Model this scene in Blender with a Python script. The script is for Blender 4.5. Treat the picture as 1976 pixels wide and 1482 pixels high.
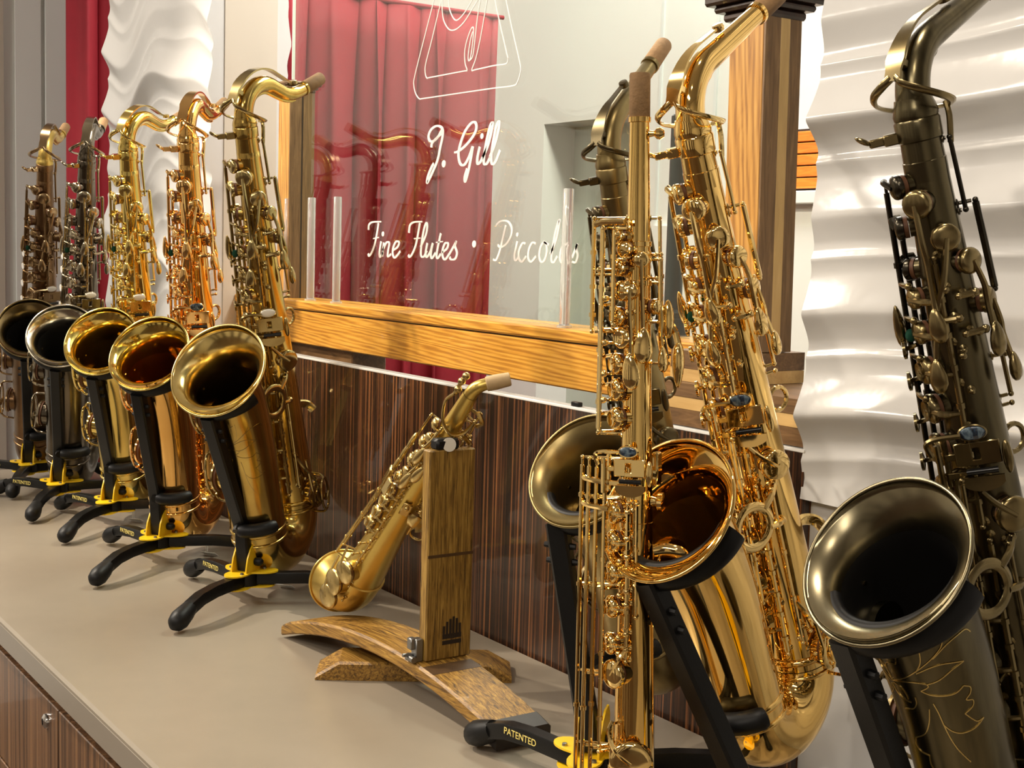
import bpy, math, random
from mathutils import Vector as V, Matrix
from math import sin, cos, radians, pi
random.seed(7)
for o in list(bpy.data.objects):
    bpy.data.objects.remove(o)
scene = bpy.context.scene
COL = scene.collection

# ------------------------------------------------------------------ camera
ZC = 0.92                                   # height of the counter top
CAM = V((0.0, -1.05, ZC + 0.55))
FPX = 2600.0
_yaw, _pit, _roll = radians(34.5), radians(5.65), radians(1.7)
CF = V((-cos(_yaw) * cos(_pit), sin(_yaw) * cos(_pit), -sin(_pit)))
CR = CF.cross(V((0, 0, 1))).normalized()
CU = CR.cross(CF)
CR, CU = cos(_roll) * CR + sin(_roll) * CU, -sin(_roll) * CR + cos(_roll) * CU
cd = bpy.data.cameras.new('camera')
cd.sensor_width = 36.0
cd.lens = FPX * 36.0 / 1976.0
cd.clip_start = 0.05
cam = bpy.data.objects.new('camera', cd)
COL.objects.link(cam)
M3 = Matrix((CR, CU, -CF)).transposed()
cam.matrix_world = Matrix.Translation(CAM) @ M3.to_4x4()
scene.camera = cam


def ray(x, y):
    return CF + CR * ((x - 988) / FPX) - CU * ((y - 741) / FPX)


def on_y(x, y, Y):
    d = ray(x, y)
    return CAM + d * ((Y - CAM.y) / d.y)


def on_z(x, y, z):
    d = ray(x, y)
    return CAM + d * ((ZC + z - CAM.z) / d.z)


def on_x(x, y, X):
    d = ray(x, y)
    return CAM + d * ((X - CAM.x) / d.x)


# ------------------------------------------------------------------ world, lights, exposure
w = bpy.data.worlds.new('world')
scene.world = w
w.use_nodes = True
w.node_tree.nodes['Background'].inputs[0].default_value = (1.0, 0.93, 0.84, 1)
w.node_tree.nodes['Background'].inputs[1].default_value = 0.12
vs = scene.view_settings
vs.view_transform = 'Standard'
vs.look = 'None'
vs.gamma = 1.0
vs.use_curve_mapping = False
vs.exposure = 0.1
CEIL = 2.85


def spot(x, y, tx, ty, tz, e, ang=62, rad=0.03, colr=(1.0, 0.87, 0.70)):
    d = bpy.data.lights.new('track_spot', 'SPOT')
    d.energy = e
    d.spot_size = radians(ang)
    d.spot_blend = 0.6
    d.shadow_soft_size = rad
    d.color = colr
    o = bpy.data.objects.new('track_spot_light', d)
    COL.objects.link(o)
    o.location = (x, y, CEIL - 0.16)
    o.rotation_euler = (V((tx, ty, tz)) - o.location).to_track_quat('-Z', 'Y').to_euler()
    return o


SPOTS = [(-3.95, -1.10, -3.1, 0.0, 1.25, 42), (-2.85, -1.15, -2.00, 0.0, 1.25, 170), (-1.75, -1.15, -0.95, 0.0, 1.25, 52),
         (-0.55, -0.40, -0.50, 0.02, 1.2, 32), (0.35, -1.3, -0.75, -0.15, 1.15, 18), (-0.9, -2.2, -1.0, -0.30, 1.05, 30), (-3.0, -0.42, -3.0, 0.02, 1.3, 16),
         (-1.75, 0.62, -2.72, 0.42, 1.75, 34)]
for s_ in SPOTS:
    spot(*s_)


def area(name, loc, sx, sy, e, target=None, colr=(1.0, 0.9, 0.78)):
    d = bpy.data.lights.new(name, 'AREA')
    d.shape = 'RECTANGLE'
    d.size, d.size_y = sx, sy
    d.energy = e
    d.color = colr
    o = bpy.data.objects.new(name, d)
    COL.objects.link(o)
    o.location = loc
    if target:
        o.rotation_euler = (V(target) - V(loc)).to_track_quat('-Z', 'Y').to_euler()
    return o


area('ceiling_fill', (-1.9, -3.1, CEIL - 0.03), 1.2, 0.6, 42)  # unseen soft fill added at ceiling height, not a known fitting
area('ceiling_fill', (0.9, -2.9, CEIL - 0.03), 1.2, 0.6, 42)
area('ceiling_fill', (-3.5, -2.2, CEIL - 0.03), 0.6, 0.6, 60)  # extra fill added to brighten the far left wall
area('workshop_ceiling_light', (-1.9, 0.62, CEIL - 0.03), 1.2, 0.35, 34, colr=(1.0, 0.97, 0.90))
area('workshop_ceiling_light', (-3.6, 0.6, CEIL - 0.03), 0.6, 0.4, 12, colr=(1.0, 0.95, 0.86))


# ------------------------------------------------------------------ materials
def nodes_of(name):
    m = bpy.data.materials.new(name)
    m.use_nodes = True
    nt = m.node_tree
    return m, nt, nt.nodes['Principled BSDF']


def plain(name, col, rough=0.5, metal=0.0, coat=0.0, spec=0.5, noise=0.0, scale=8.0, bump=0.0, bscale=200.0, trans=0.0, ior=1.5):
    m, nt, b = nodes_of(name)
    b.inputs['Base Color'].default_value = (*col, 1)
    b.inputs['Roughness'].default_value = rough
    b.inputs['Metallic'].default_value = metal
    b.inputs['Coat Weight'].default_value = coat
    b.inputs['Coat Roughness'].default_value = 0.06
    b.inputs['Specular IOR Level'].default_value = spec
    b.inputs['Transmission Weight'].default_value = trans
    b.inputs['IOR'].default_value = ior
    tc = nt.nodes.new('ShaderNodeTexCoord')
    if noise:
        n = nt.nodes.new('ShaderNodeTexNoise')
        n.inputs['Scale'].default_value = scale
        n.inputs['Detail'].default_value = 5
        nt.links.new(tc.outputs['Object'], n.inputs['Vector'])
        mx = nt.nodes.new('ShaderNodeMixRGB')
        mx.inputs[1].default_value = (*[c * (1 - noise) for c in col], 1)
        mx.inputs[2].default_value = (*[min(1, c * (1 + noise)) for c in col], 1)
        nt.links.new(n.outputs['Fac'], mx.inputs[0])
        nt.links.new(mx.outputs[0], b.inputs['Base Color'])
    if bump:
        n2 = nt.nodes.new('ShaderNodeTexNoise')
        n2.inputs['Scale'].default_value = bscale
        nt.links.new(tc.outputs['Object'], n2.inputs['Vector'])
        bp = nt.nodes.new('ShaderNodeBump')
        bp.inputs['Strength'].default_value = bump
        bp.inputs['Distance'].default_value = 0.001
        nt.links.new(n2.outputs['Fac'], bp.inputs['Height'])
        nt.links.new(bp.outputs[0], b.inputs['Normal'])
    return m


def brass(name, col, col2, rough, r2, scale=14.0, brushed=False):
    """metal with patina clouds; rough/r2 is the roughness range"""
    m, nt, b = nodes_of(name)
    b.inputs['Metallic'].default_value = 1.0
    tc = nt.nodes.new('ShaderNodeTexCoord')
    n = nt.nodes.new('ShaderNodeTexNoise')
    n.inputs['Scale'].default_value = scale
    n.inputs['Detail'].default_value = 6
    n.inputs['Roughness'].default_value = 0.6
    mp = nt.nodes.new('ShaderNodeMapping')
    if brushed:
        mp.inputs['Scale'].default_value = (6, 6, 0.6)
    nt.links.new(tc.outputs['Object'], mp.inputs[0])
    nt.links.new(mp.outputs[0], n.inputs['Vector'])
    rp = nt.nodes.new('ShaderNodeValToRGB')
    rp.color_ramp.elements[0].position = 0.35
    rp.color_ramp.elements[0].color = (*col2, 1)
    rp.color_ramp.elements[1].position = 0.65
    rp.color_ramp.elements[1].color = (*col, 1)
    nt.links.new(n.outputs['Fac'], rp.inputs[0])
    nt.links.new(rp.outputs[0], b.inputs['Base Color'])
    mr = nt.nodes.new('ShaderNodeMapRange')
    mr.inputs['To Min'].default_value = r2
    mr.inputs['To Max'].default_value = rough
    nt.links.new(n.outputs['Fac'], mr.inputs['Value'])
    nt.links.new(mr.outputs[0], b.inputs['Roughness'])
    return m


def wood(name, cols, scale, rough=0.35, coat=0.0, dist=1.5, nscale=3.0, pos=(0.3, 0.5, 0.72), rings=0.0):
    """streaky timber: noise stretched along the grain (small scale = along the grain)"""
    m, nt, b = nodes_of(name)
    tc = nt.nodes.new('ShaderNodeTexCoord')
    mp = nt.nodes.new('ShaderNodeMapping')
    mp.inputs['Scale'].default_value = scale
    nt.links.new(tc.outputs['Object'], mp.inputs[0])
    n = nt.nodes.new('ShaderNodeTexNoise')
    n.inputs['Scale'].default_value = nscale
    n.inputs['Detail'].default_value = 8
    n.inputs['Roughness'].default_value = 0.65
    n.inputs['Distortion'].default_value = dist
    nt.links.new(mp.outputs[0], n.inputs['Vector'])
    rp = nt.nodes.new('ShaderNodeValToRGB')
    e = rp.color_ramp.elements
    e[0].position, e[0].color = pos[0], (*cols[0], 1)
    e[1].position, e[1].color = pos[2], (*cols[2], 1)
    k = e.new(pos[1])
    k.color = (*cols[1], 1)
    fac = n.outputs['Fac']
    if rings:
        wv = nt.nodes.new('ShaderNodeTexWave')
        wv.inputs['Scale'].default_value = 2.2
        wv.inputs['Distortion'].default_value = 9
        wv.inputs['Detail'].default_value = 3
        wv.inputs['Detail Scale'].default_value = 0.8
        wv.bands_direction = 'DIAGONAL'
        nt.links.new(mp.outputs[0], wv.inputs['Vector'])
        mx = nt.nodes.new('ShaderNodeMixRGB')
        mx.inputs[0].default_value = rings
        nt.links.new(n.outputs['Fac'], mx.inputs[1])
        nt.links.new(wv.outputs['Fac'], mx.inputs[2])
        fac = mx.outputs[0]
    nt.links.new(fac, rp.inputs[0])
    nt.links.new(rp.outputs[0], b.inputs['Base Color'])
    b.inputs['Roughness'].default_value = rough
    b.inputs['Coat Weight'].default_value = coat
    b.inputs['Coat Roughness'].default_value = 0.03
    bp = nt.nodes.new('ShaderNodeBump')
    bp.inputs['Strength'].default_value = 0.15
    bp.inputs['Distance'].default_value = 0.0008
    nt.links.new(fac, bp.inputs['Height'])
    nt.links.new(bp.outputs[0], b.inputs['Normal'])
    return m


def thin_glass(name, tint, extra=0.0):
    m = bpy.data.materials.new(name)
    m.use_nodes = True
    nt = m.node_tree
    nt.nodes.remove(nt.nodes['Principled BSDF'])
    out = nt.nodes['Material Output']
    lw = nt.nodes.new('ShaderNodeLayerWeight')          # Schlick reflectance, the same from both sides
    lw.inputs['Blend'].default_value = 0.5
    pw = nt.nodes.new('ShaderNodeMath')
    pw.operation = 'POWER'
    pw.inputs[1].default_value = 5.0
    nt.links.new(lw.outputs['Facing'], pw.inputs[0])
    fr = nt.nodes.new('ShaderNodeMath')
    fr.operation = 'MULTIPLY_ADD'
    fr.inputs[1].default_value = 0.955
    fr.inputs[2].default_value = 0.045 + extra
    nt.links.new(pw.outputs[0], fr.inputs[0])
    tr = nt.nodes.new('ShaderNodeBsdfTransparent')
    tr.inputs[0].default_value = (*tint, 1)
    gl = nt.nodes.new('ShaderNodeBsdfGlossy')
    gl.inputs['Roughness'].default_value = 0.0
    mx = nt.nodes.new('ShaderNodeMixShader')
    nt.links.new(fr.outputs[0], mx.inputs[0])
    nt.links.new(tr.outputs[0], mx.inputs[1])
    nt.links.new(gl.outputs[0], mx.inputs[2])
    nt.links.new(mx.outputs[0], out.inputs[0])
    return m


def abalone(name):
    m, nt, b = nodes_of(name)
    tc = nt.nodes.new('ShaderNodeTexCoord')
    n = nt.nodes.new('ShaderNodeTexNoise')
    n.inputs['Scale'].default_value = 90
    n.inputs['Distortion'].default_value = 2.5
    nt.links.new(tc.outputs['Object'], n.inputs['Vector'])
    rp = nt.nodes.new('ShaderNodeValToRGB')
    e = rp.color_ramp.elements
    e[0].position, e[0].color = 0.35, (0.01, 0.012, 0.02, 1)
    e[1].position, e[1].color = 0.72, (0.16, 0.22, 0.26, 1)
    k = e.new(0.5)
    k.color = (0.02, 0.04, 0.07, 1)
    nt.links.new(n.outputs['Fac'], rp.inputs[0])
    nt.links.new(rp.outputs[0], b.inputs['Base Color'])
    b.inputs['Roughness'].default_value = 0.12
    b.inputs['Coat Weight'].default_value = 1.0
    return m


MT = {}
MT['white_gloss'] = plain('white_gloss_paint', (0.55, 0.55, 0.55), 0.15, spec=0.5, bump=0.25, bscale=45)
MT['white_wall'] = plain('white_wall_paint', (0.80, 0.79, 0.75), 0.55, noise=0.02, scale=3)
MT['grey_wall'] = plain('grey_white_wall_paint', (0.74, 0.76, 0.74), 0.5, noise=0.02, scale=3)
MT['beige_wall'] = plain('beige_wall_paint', (0.50, 0.45, 0.38), 0.6, noise=0.03, scale=3)
MT['room_wall'] = plain('warm_room_wall_paint', (0.78, 0.74, 0.66), 0.6)
MT['ceiling'] = plain('ceiling_paint', (0.82, 0.80, 0.76), 0.7)
MT['floor'] = wood('dark_floor_wood', ((0.03, 0.018, 0.01), (0.06, 0.035, 0.02), (0.09, 0.05, 0.03)), (3, 30, 3), 0.35)
MT['counter'] = plain('taupe_counter', (0.265, 0.228, 0.178), 0.27, noise=0.06, scale=18, spec=0.4)
MT['counter_edge'] = plain('counter_edge_light', (0.27, 0.235, 0.19), 0.25)
MT['macassar'] = wood('macassar_ebony', ((0.009, 0.004, 0.0025), (0.040, 0.015, 0.007), (0.24, 0.092, 0.032)), (85, 85, 0.45), 0.34, coat=0.5, dist=0.25, nscale=2.4, pos=(0.43, 0.52, 0.63))
MT['macassar_front'] = wood('macassar_ebony_front', ((0.05, 0.025, 0.013), (0.17, 0.085, 0.04), (0.36, 0.19, 0.085)), (60, 60, 0.45), 0.30, coat=0.3, dist=0.3, nscale=2.4, pos=(0.38, 0.53, 0.72))
MT['oak'] = wood('honey_oak', ((0.40, 0.165, 0.018), (0.60, 0.28, 0.032), (0.72, 0.38, 0.058)), (2.4, 22, 46), 0.36, coat=0.12, dist=1.4, nscale=2.5, rings=0.32)
MT['oak_post'] = wood('honey_oak_upright', ((0.34, 0.15, 0.03), (0.55, 0.27, 0.055), (0.66, 0.36, 0.09)), (30, 30, 2.4), 0.35, coat=0.2, dist=2.2, nscale=2.2, rings=0.3)
MT['walnut'] = wood('walnut', ((0.085, 0.045, 0.018), (0.16, 0.085, 0.034), (0.25, 0.14, 0.06)), (4, 40, 40), 0.4, coat=0.1, nscale=2.2)
MT['walnut_up'] = wood('walnut_upright', ((0.10, 0.055, 0.02), (0.18, 0.10, 0.04), (0.28, 0.165, 0.07)), (60, 60, 4), 0.4, coat=0.1, nscale=2.2)
MT['dark_cap'] = wood('dark_cap_wood', ((0.018, 0.009, 0.006), (0.035, 0.017, 0.010), (0.06, 0.03, 0.016)), (5, 30, 30), 0.3, coat=0.3)
MT['maple'] = wood('pale_maple', ((0.48, 0.29, 0.10), (0.58, 0.37, 0.14), (0.66, 0.44, 0.18)), (3, 26, 26), 0.4, nscale=2.2)
MT['maple_up'] = wood('pale_maple_upright', ((0.42, 0.27, 0.10), (0.52, 0.34, 0.13), (0.58, 0.39, 0.16)), (26, 26, 3), 0.4, nscale=2.2)
MT['stave'] = wood('oiled_barrel_oak', ((0.06, 0.028, 0.004), (0.24, 0.120, 0.017), (0.43, 0.25, 0.045)), (8, 150, 150), 0.5, coat=0.06, dist=0.8, nscale=2.2, pos=(.36, .5, .66))
MT['stave_up'] = wood('oiled_barrel_oak_upright', ((0.065, 0.033, 0.005), (0.23, 0.125, 0.02), (0.40, 0.25, 0.055)), (170, 170, 9), 0.5, coat=0.06, dist=0.8, nscale=2.2, pos=(.36, .5, .66))
MT['char'] = plain('charred_oak', (0.018, 0.010, 0.006), 0.45)
MT['stain'] = plain('dark_hoop_stain', (0.07, 0.035, 0.012), 0.45, noise=0.4, scale=90)
MT['orange_wood'] = wood('orange_stained_slat', ((0.62, 0.16, 0.012), (0.80, 0.24, 0.02), (0.88, 0.32, 0.04)), (3, 30, 30), 0.4)
MT['curtain'] = plain('red_velvet', (0.26, 0.005, 0.016), 0.75, noise=0.12, scale=30)
MT['glass'] = thin_glass('shop_glass', (0.93, 0.965, 0.93), 0.02)
MT['acrylic'] = plain('clear_acrylic', (0.97, 0.97, 0.97), 0.06, trans=0.72, ior=1.45)
MT['etch'] = plain('frosted_white_etching', (0.88, 0.85, 0.82), 0.6)
MT['black_metal'] = plain('black_powder_coat', (0.004, 0.004, 0.004), 0.33, spec=0.3, bump=0.1, bscale=900)
MT['rubber'] = plain('black_rubber', (0.006, 0.006, 0.0065), 0.45, spec=0.25)
MT['yellow'] = plain('yellow_enamel', (0.80, 0.52, 0.012), 0.32)
MT['gold_print'] = plain('gold_print', (0.75, 0.62, 0.18), 0.5)
MT['chrome'] = plain('chrome', (0.8, 0.8, 0.8), 0.12, metal=1)
MT['steel'] = plain('dull_steel', (0.28, 0.28, 0.28), 0.35, metal=1)
MT['pearl'] = plain('white_mother_of_pearl', (0.75, 0.73, 0.68), 0.15, coat=1.0)
MT['abalone'] = abalone('abalone_shell')
MT['roller'] = plain('black_roller', (0.008, 0.008, 0.008), 0.15)
MT['felt'] = plain('green_felt', (0.0, 0.05, 0.025), 0.9)
MT['pad'] = plain('brown_leather_pad', (0.12, 0.045, 0.015), 0.6)
MT['cork'] = plain('natural_cork', (0.45, 0.28, 0.14), 0.85, noise=0.3, scale=160, bump=0.4, bscale=400)
MT['cork_dark'] = plain('dark_cork', (0.22, 0.125, 0.05), 0.8, noise=0.35, scale=120, bump=0.4, bscale=400)
MT['paper'] = plain('white_paper', (0.85, 0.85, 0.83), 0.8)
MT['clip_plastic'] = plain('clear_plastic', (0.9, 0.9, 0.9), 0.1, trans=0.7)
MT['black_pole'] = plain('black_satin_pole', (0.010, 0.012, 0.013), 0.3)
MT['dark_inside'] = plain('painted_bore_shade', (0.005, 0.0045, 0.004), 0.35)  # shade deep in the bell throat, put into a near-black colour
# instruments: body, keys
MT['gold_body'] = brass('gold_lacquer', (1.0, 0.70, 0.26), (0.96, 0.64, 0.21), 0.07, 0.04, 6)
MT['gold_key'] = brass('gold_lacquer_keys', (1.0, 0.76, 0.33), (0.98, 0.69, 0.27), 0.09, 0.05, 6)
MT['gold_in'] = brass('gold_bell_inside', (1.0, 0.74, 0.28), (1.0, 0.66, 0.20), 0.16, 0.10, 6)
MT['rose_body'] = brass('copper_gold_lacquer', (0.93, 0.58, 0.20), (0.86, 0.50, 0.15), 0.09, 0.05, 7)
MT['rose_key'] = brass('copper_gold_keys', (0.98, 0.64, 0.27), (0.92, 0.56, 0.21), 0.10, 0.06, 7)
MT['rose_in'] = brass('copper_bell_inside', (0.95, 0.52, 0.13), (0.88, 0.42, 0.09), 0.16, 0.10, 7)
MT['yellow_body'] = brass('yellow_brass_lacquer', (0.84, 0.66, 0.22), (0.72, 0.54, 0.15), 0.14, 0.08, 8)
MT['yellow_key'] = brass('yellow_brass_keys', (0.90, 0.72, 0.28), (0.78, 0.59, 0.19), 0.14, 0.08, 8)
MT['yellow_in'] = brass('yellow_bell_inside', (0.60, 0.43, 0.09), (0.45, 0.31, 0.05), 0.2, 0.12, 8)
MT['aged_body'] = brass('aged_bare_brass', (0.72, 0.53, 0.16), (0.50, 0.33, 0.09), 0.20, 0.12, 11)
MT['aged_key'] = brass('aged_brass_keys', (0.52, 0.41, 0.19), (0.34, 0.25, 0.10), 0.22, 0.14, 14)
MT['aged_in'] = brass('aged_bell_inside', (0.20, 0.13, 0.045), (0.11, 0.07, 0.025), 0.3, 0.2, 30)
MT['aged_rim'] = brass('worn_bright_rim', (0.86, 0.69, 0.30), (0.72, 0.53, 0.18), 0.22, 0.12, 22)
MT['bronze_body'] = brass('brown_bronze', (0.24, 0.145, 0.07), (0.17, 0.10, 0.05), 0.34, 0.26, 12)
MT['bronze_key'] = brass('brown_bronze_keys', (0.42, 0.30, 0.17), (0.30, 0.20, 0.10), 0.26, 0.18, 12)
MT['nickel_body'] = brass('black_nickel', (0.19, 0.165, 0.125), (0.12, 0.10, 0.075), 0.22, 0.14, 10)
MT['nickel_key'] = brass('grey_nickel_keys', (0.50, 0.44, 0.33), (0.34, 0.29, 0.2), 0.2, 0.12, 10)
MT['nickel_rim'] = brass('silver_bell_rim', (0.62, 0.58, 0.48), (0.5, 0.46, 0.36), 0.2, 0.12, 12)
MT['antique_body'] = brass('antique_brushed_brass', (0.155, 0.13, 0.072), (0.10, 0.085, 0.05), 0.30, 0.20, 16, True)
MT['antique_key'] = brass('antique_brass_keys', (0.31, 0.24, 0.115), (0.19, 0.15, 0.075), 0.30, 0.18, 20)
MT['antique_dark'] = brass('antique_dark_rods', (0.075, 0.066, 0.05), (0.045, 0.04, 0.03), 0.28, 0.2, 20)
MT['antique_rim'] = brass('antique_dull_rim', (0.30, 0.26, 0.165), (0.21, 0.18, 0.11), 0.30, 0.2, 14)
MT['antique_line'] = brass('bright_engraved_line', (0.75, 0.56, 0.22), (0.65, 0.47, 0.17), 0.3, 0.25, 20)
MT['matte_body'] = brass('matte_antique_bronze', (0.33, 0.255, 0.11), (0.25, 0.185, 0.08), 0.36, 0.28, 12)
MT['matte_key'] = brass('matte_antique_dark_keys', (0.16, 0.125, 0.065), (0.10, 0.08, 0.045), 0.34, 0.26, 12)
MT['satin_body'] = brass('satin_brass', (0.70, 0.52, 0.15), (0.62, 0.44, 0.12), 0.38, 0.30, 12)
MT['satin_key'] = brass('satin_brass_keys', (0.62, 0.47, 0.20), (0.52, 0.38, 0.15), 0.30, 0.22, 12)


# ------------------------------------------------------------------ mesh builder
def frame(t, up=None):
    t = t.normalized()
    a = up if up is not None else (V((0, 0, 1)) if abs(t.z) < 0.9 else V((1, 0, 0)))
    e1 = (a - t * a.dot(t))
    if e1.length < 1e-6:
        e1 = t.orthogonal()
    e1.normalize()
    return e1, t.cross(e1)


class MB:
    def __init__(s):
        s.v, s.f = [], []

    def ring_surface(s, rings, cap0=True, cap1=True, closed=False):
        n = len(rings[0])
        b = len(s.v)
        for r in rings:
            s.v.extend(r)
        m = len(rings)
        for i in range(m if closed else m - 1):
            i2 = (i + 1) % m
            for j in range(n):
                j2 = (j + 1) % n
                s.f.append((b + i * n + j, b + i * n + j2, b + i2 * n + j2, b + i2 * n + j))
        if not closed:
            if cap0:
                s.f.append(tuple(b + j for j in reversed(range(n))))
            if cap1:
                s.f.append(tuple(b + (m - 1) * n + j for j in range(n)))
        return s

    def tube(s, pts, rad, seg=10, cap=True, closed=False, up=None, flat=None):
        pts = [V(p) for p in pts]
        n = len(pts)
        if not isinstance(rad, (list, tuple)):
            rad = [rad] * n
        rings = []
        e1 = None
        for i in range(n):
            if closed:
                t = pts[(i + 1) % n] - pts[i - 1]
            else:
                t = pts[min(i + 1, n - 1)] - pts[max(i - 1, 0)]
            t.normalize()
            if e1 is None or up is not None:
                e1, e2 = frame(t, up)
            else:
                e1 = e1 - t * e1.dot(t)
                if e1.length < 1e-6:
                    e1, e2 = frame(t)
                e1.normalize()
                e2 = t.cross(e1)
            k1, k2 = flat if flat else (1, 1)
            rings.append([pts[i] + (e1 * (cos(2 * pi * j / seg) * k1) + e2 * (sin(2 * pi * j / seg) * k2)) * rad[i] for j in range(seg)])
        return s.ring_surface(rings, cap, cap, closed)

    def sections(s, secs, seg=40, e1=V((0, 1, 0)), cap0=False, cap1=False):
        """secs: (centre, tangent, radius) lying in one plane with normal e1"""
        rings = []
        for c, t, r in secs:
            e2 = V(t).normalized().cross(e1)
            rings.append([V(c) + (e1 * cos(2 * pi * j / seg) + e2 * sin(2 * pi * j / seg)) * r for j in range(seg)])
        return s.ring_surface(rings, cap0, cap1)

    def lathe(s, prof, o, ax, seg=20):
        """prof: (radius, height) along ax from o"""
        ax = V(ax).normalized()
        e1, e2 = frame(ax)
        o = V(o)
        rings = [[o + ax * h + (e1 * cos(2 * pi * j / seg) + e2 * sin(2 * pi * j / seg)) * max(r, 1e-5) for j in range(seg)] for r, h in prof]
        return s.ring_surface(rings, prof[0][0] > 1e-4, prof[-1][0] > 1e-4)

    def ell(s, c, a, b, d, seg=12, rings=7, tear=0.0):
        """ellipsoid with half axes a, b, d (vectors); tear narrows it along +a"""
        c = V(c)
        rr = []
        for i in range(rings + 1):
            th = pi * i / rings
            u = -cos(th)
            k = max(sin(th), 0.02) * (1 - tear * u)
            rr.append([c + a * u + (b * cos(2 * pi * j / seg) + d * sin(2 * pi * j / seg)) * k for j in range(seg)])
        return s.ring_surface(rr)

    def ball(s, c, r, seg=10):
        return s.ell(c, V((0, 0, r)), V((r, 0, 0)), V((0, r, 0)), seg, 6)

    def box(s, c, a, b, d, ch=0.0):
        """box with half axes a, b, d; ch chamfers all edges"""
        c = V(c)
        if ch <= 0:
            i0 = len(s.v)
            for x in (-1, 1):
                for y in (-1, 1):
                    for z in (-1, 1):
                        s.v.append(c + a * x + b * y + d * z)
            for q in ((0, 1, 3, 2), (4, 6, 7, 5), (0, 4, 5, 1), (2, 3, 7, 6), (0, 2, 6, 4), (1, 5, 7, 3)):
                s.f.append(tuple(i0 + k for k in q))
            return s
        la, lb, ld = a.length, b.length, d.length
        ch = min(ch, la * .9, lb * .9, ld * .9)
        ka, kb, kd = 1 - ch / la, 1 - ch / lb, 1 - ch / ld
        rings = []
        for (kx, ky, z) in ((ka, kb, -1), (1, 1, -kd), (1, 1, kd), (ka, kb, 1)):
            if abs(z) == 1:
                x1, x2, y1, y2 = ka, ka * .98, kb, kb * .98
                pts = [(-ka, -kb), (-ka, -kb), (ka, -kb), (ka, -kb), (ka, kb), (ka, kb), (-ka, kb), (-ka, kb)]
            else:
                pts = [(-1, -kb), (-ka, -1), (ka, -1), (1, -kb), (1, kb), (ka, 1), (-ka, 1), (-1, kb)]
            rings.append([c + a * p[0] + b * p[1] + d * z for p in pts])
        return s.ring_surface(rings)

    def ribbon(s, pts, nrm, wid, th):
        """flat strip along pts; nrm gives the face normal at each point"""
        pts = [V(p) for p in pts]
        n = len(pts)
        if not isinstance(wid, (list, tuple)):
            wid = [wid] * n
        rings = []
        for i in range(n):
            t = (pts[min(i + 1, n - 1)] - pts[max(i - 1, 0)]).normalized()
            nn = nrm[i] if isinstance(nrm, (list, tuple)) else nrm
            nn = (nn - t * nn.dot(t)).normalized()
            sd = t.cross(nn)
            hw, ht = wid[i] / 2, th / 2
            rings.append([pts[i] + sd * hw + nn * ht, pts[i] - sd * hw + nn * ht, pts[i] - sd * hw - nn * ht, pts[i] + sd * hw - nn * ht])
        return s.ring_surface(rings)

    def build(s, name, mat, parent=None, smooth=True, ang=38, kind=None):
        me = bpy.data.meshes.new(name)
        me.from_pydata([tuple(p) for p in s.v], [], s.f)
        me.update()
        if smooth:
            me.polygons.foreach_set('use_smooth', [True] * len(me.polygons))
            me.set_sharp_from_angle(angle=radians(ang))
        me.materials.append(MT[mat] if isinstance(mat, str) else mat)
        o = bpy.data.objects.new(name, me)
        COL.objects.link(o)
        if parent is not None:
            o.parent = parent
        if kind:
            o['kind'] = kind
        return o


def tag(o, label, cat=None, group=None, kind=None):
    o['label'] = label
    if cat:
        o['category'] = cat
    if group:
        o['group'] = group
    if kind:
        o['kind'] = kind
    return o


def empty(name, label, cat, loc=(0, 0, 0), group=None):
    o = bpy.data.objects.new(name, None)
    COL.objects.link(o)
    o.location = loc
    o.empty_display_size = 0.05
    return tag(o, label, cat, group)


def X(a): return V((a, 0, 0))
def Y(a): return V((0, a, 0))
def Z(a): return V((0, 0, a))


def bx(x0, x1, y0, y1, z0, z1, ch=0.0, mb=None):
    mb = mb or MB()
    return mb.box(((x0 + x1) / 2, (y0 + y1) / 2, (z0 + z1) / 2), X((x1 - x0) / 2), Y((y1 - y0) / 2), Z((z1 - z0) / 2), ch)


def struct(mb, name, mat, label=None, smooth=False):
    o = mb.build(name, mat, None, smooth)
    o['kind'] = 'structure'
    if label:
        o['label'] = label
    return o


def catmull(pts, n=6, closed=False):
    pts = [V(p) for p in pts]
    out = []
    m = len(pts)
    for i in range(m if closed else m - 1):
        p0 = pts[(i - 1) % m] if closed or i > 0 else pts[0]
        p1, p2 = pts[i], pts[(i + 1) % m]
        p3 = pts[(i + 2) % m] if closed or i + 2 < m else pts[-1]
        for k in range(n):
            t = k / n
            out.append(0.5 * ((2 * p1) + (p2 - p0) * t + (2 * p0 - 5 * p1 + 4 * p2 - p3) * t * t + (3 * p1 - p0 - 3 * p2 + p3) * t ** 3))
    if not closed:
        out.append(pts[-1])
    return out


# ------------------------------------------------------------------ room shell
struct(bx(-5.2, 3.2, -5.0, 2.2, -0.1, 0.0), 'floor', 'floor', 'dark wooden floor of the shop')
struct(bx(-5.2, 3.2, -5.0, 2.2, CEIL, CEIL + 0.1), 'ceiling', 'ceiling', 'off-white ceiling of the shop')
struct(bx(-5.2, 3.2, -5.1, -5.0, 0, CEIL), 'wall_front', 'room_wall', 'warm beige wall behind the viewer')
wfr = bpy.data.objects['wall_front']
for x_ in (-4.2, -2.6, -1.35, 0.1, 1.3, 2.4):
    bx(x_, x_ + .55, -5.0, -4.93, 0.0, 2.3).build('dark_reflection_panel', 'dark_cap', wfr, False)  # unseen dark panels added to give the brass dark stripes to reflect
struct(bx(3.2, 3.3, -5.1, 2.2, 0, CEIL), 'wall_right', 'room_wall', 'warm beige wall far to the right')
struct(bx(-5.3, -5.2, -5.1, 2.2, 0, CEIL), 'wall_left', 'room_wall', 'warm beige wall at the far left')

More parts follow.
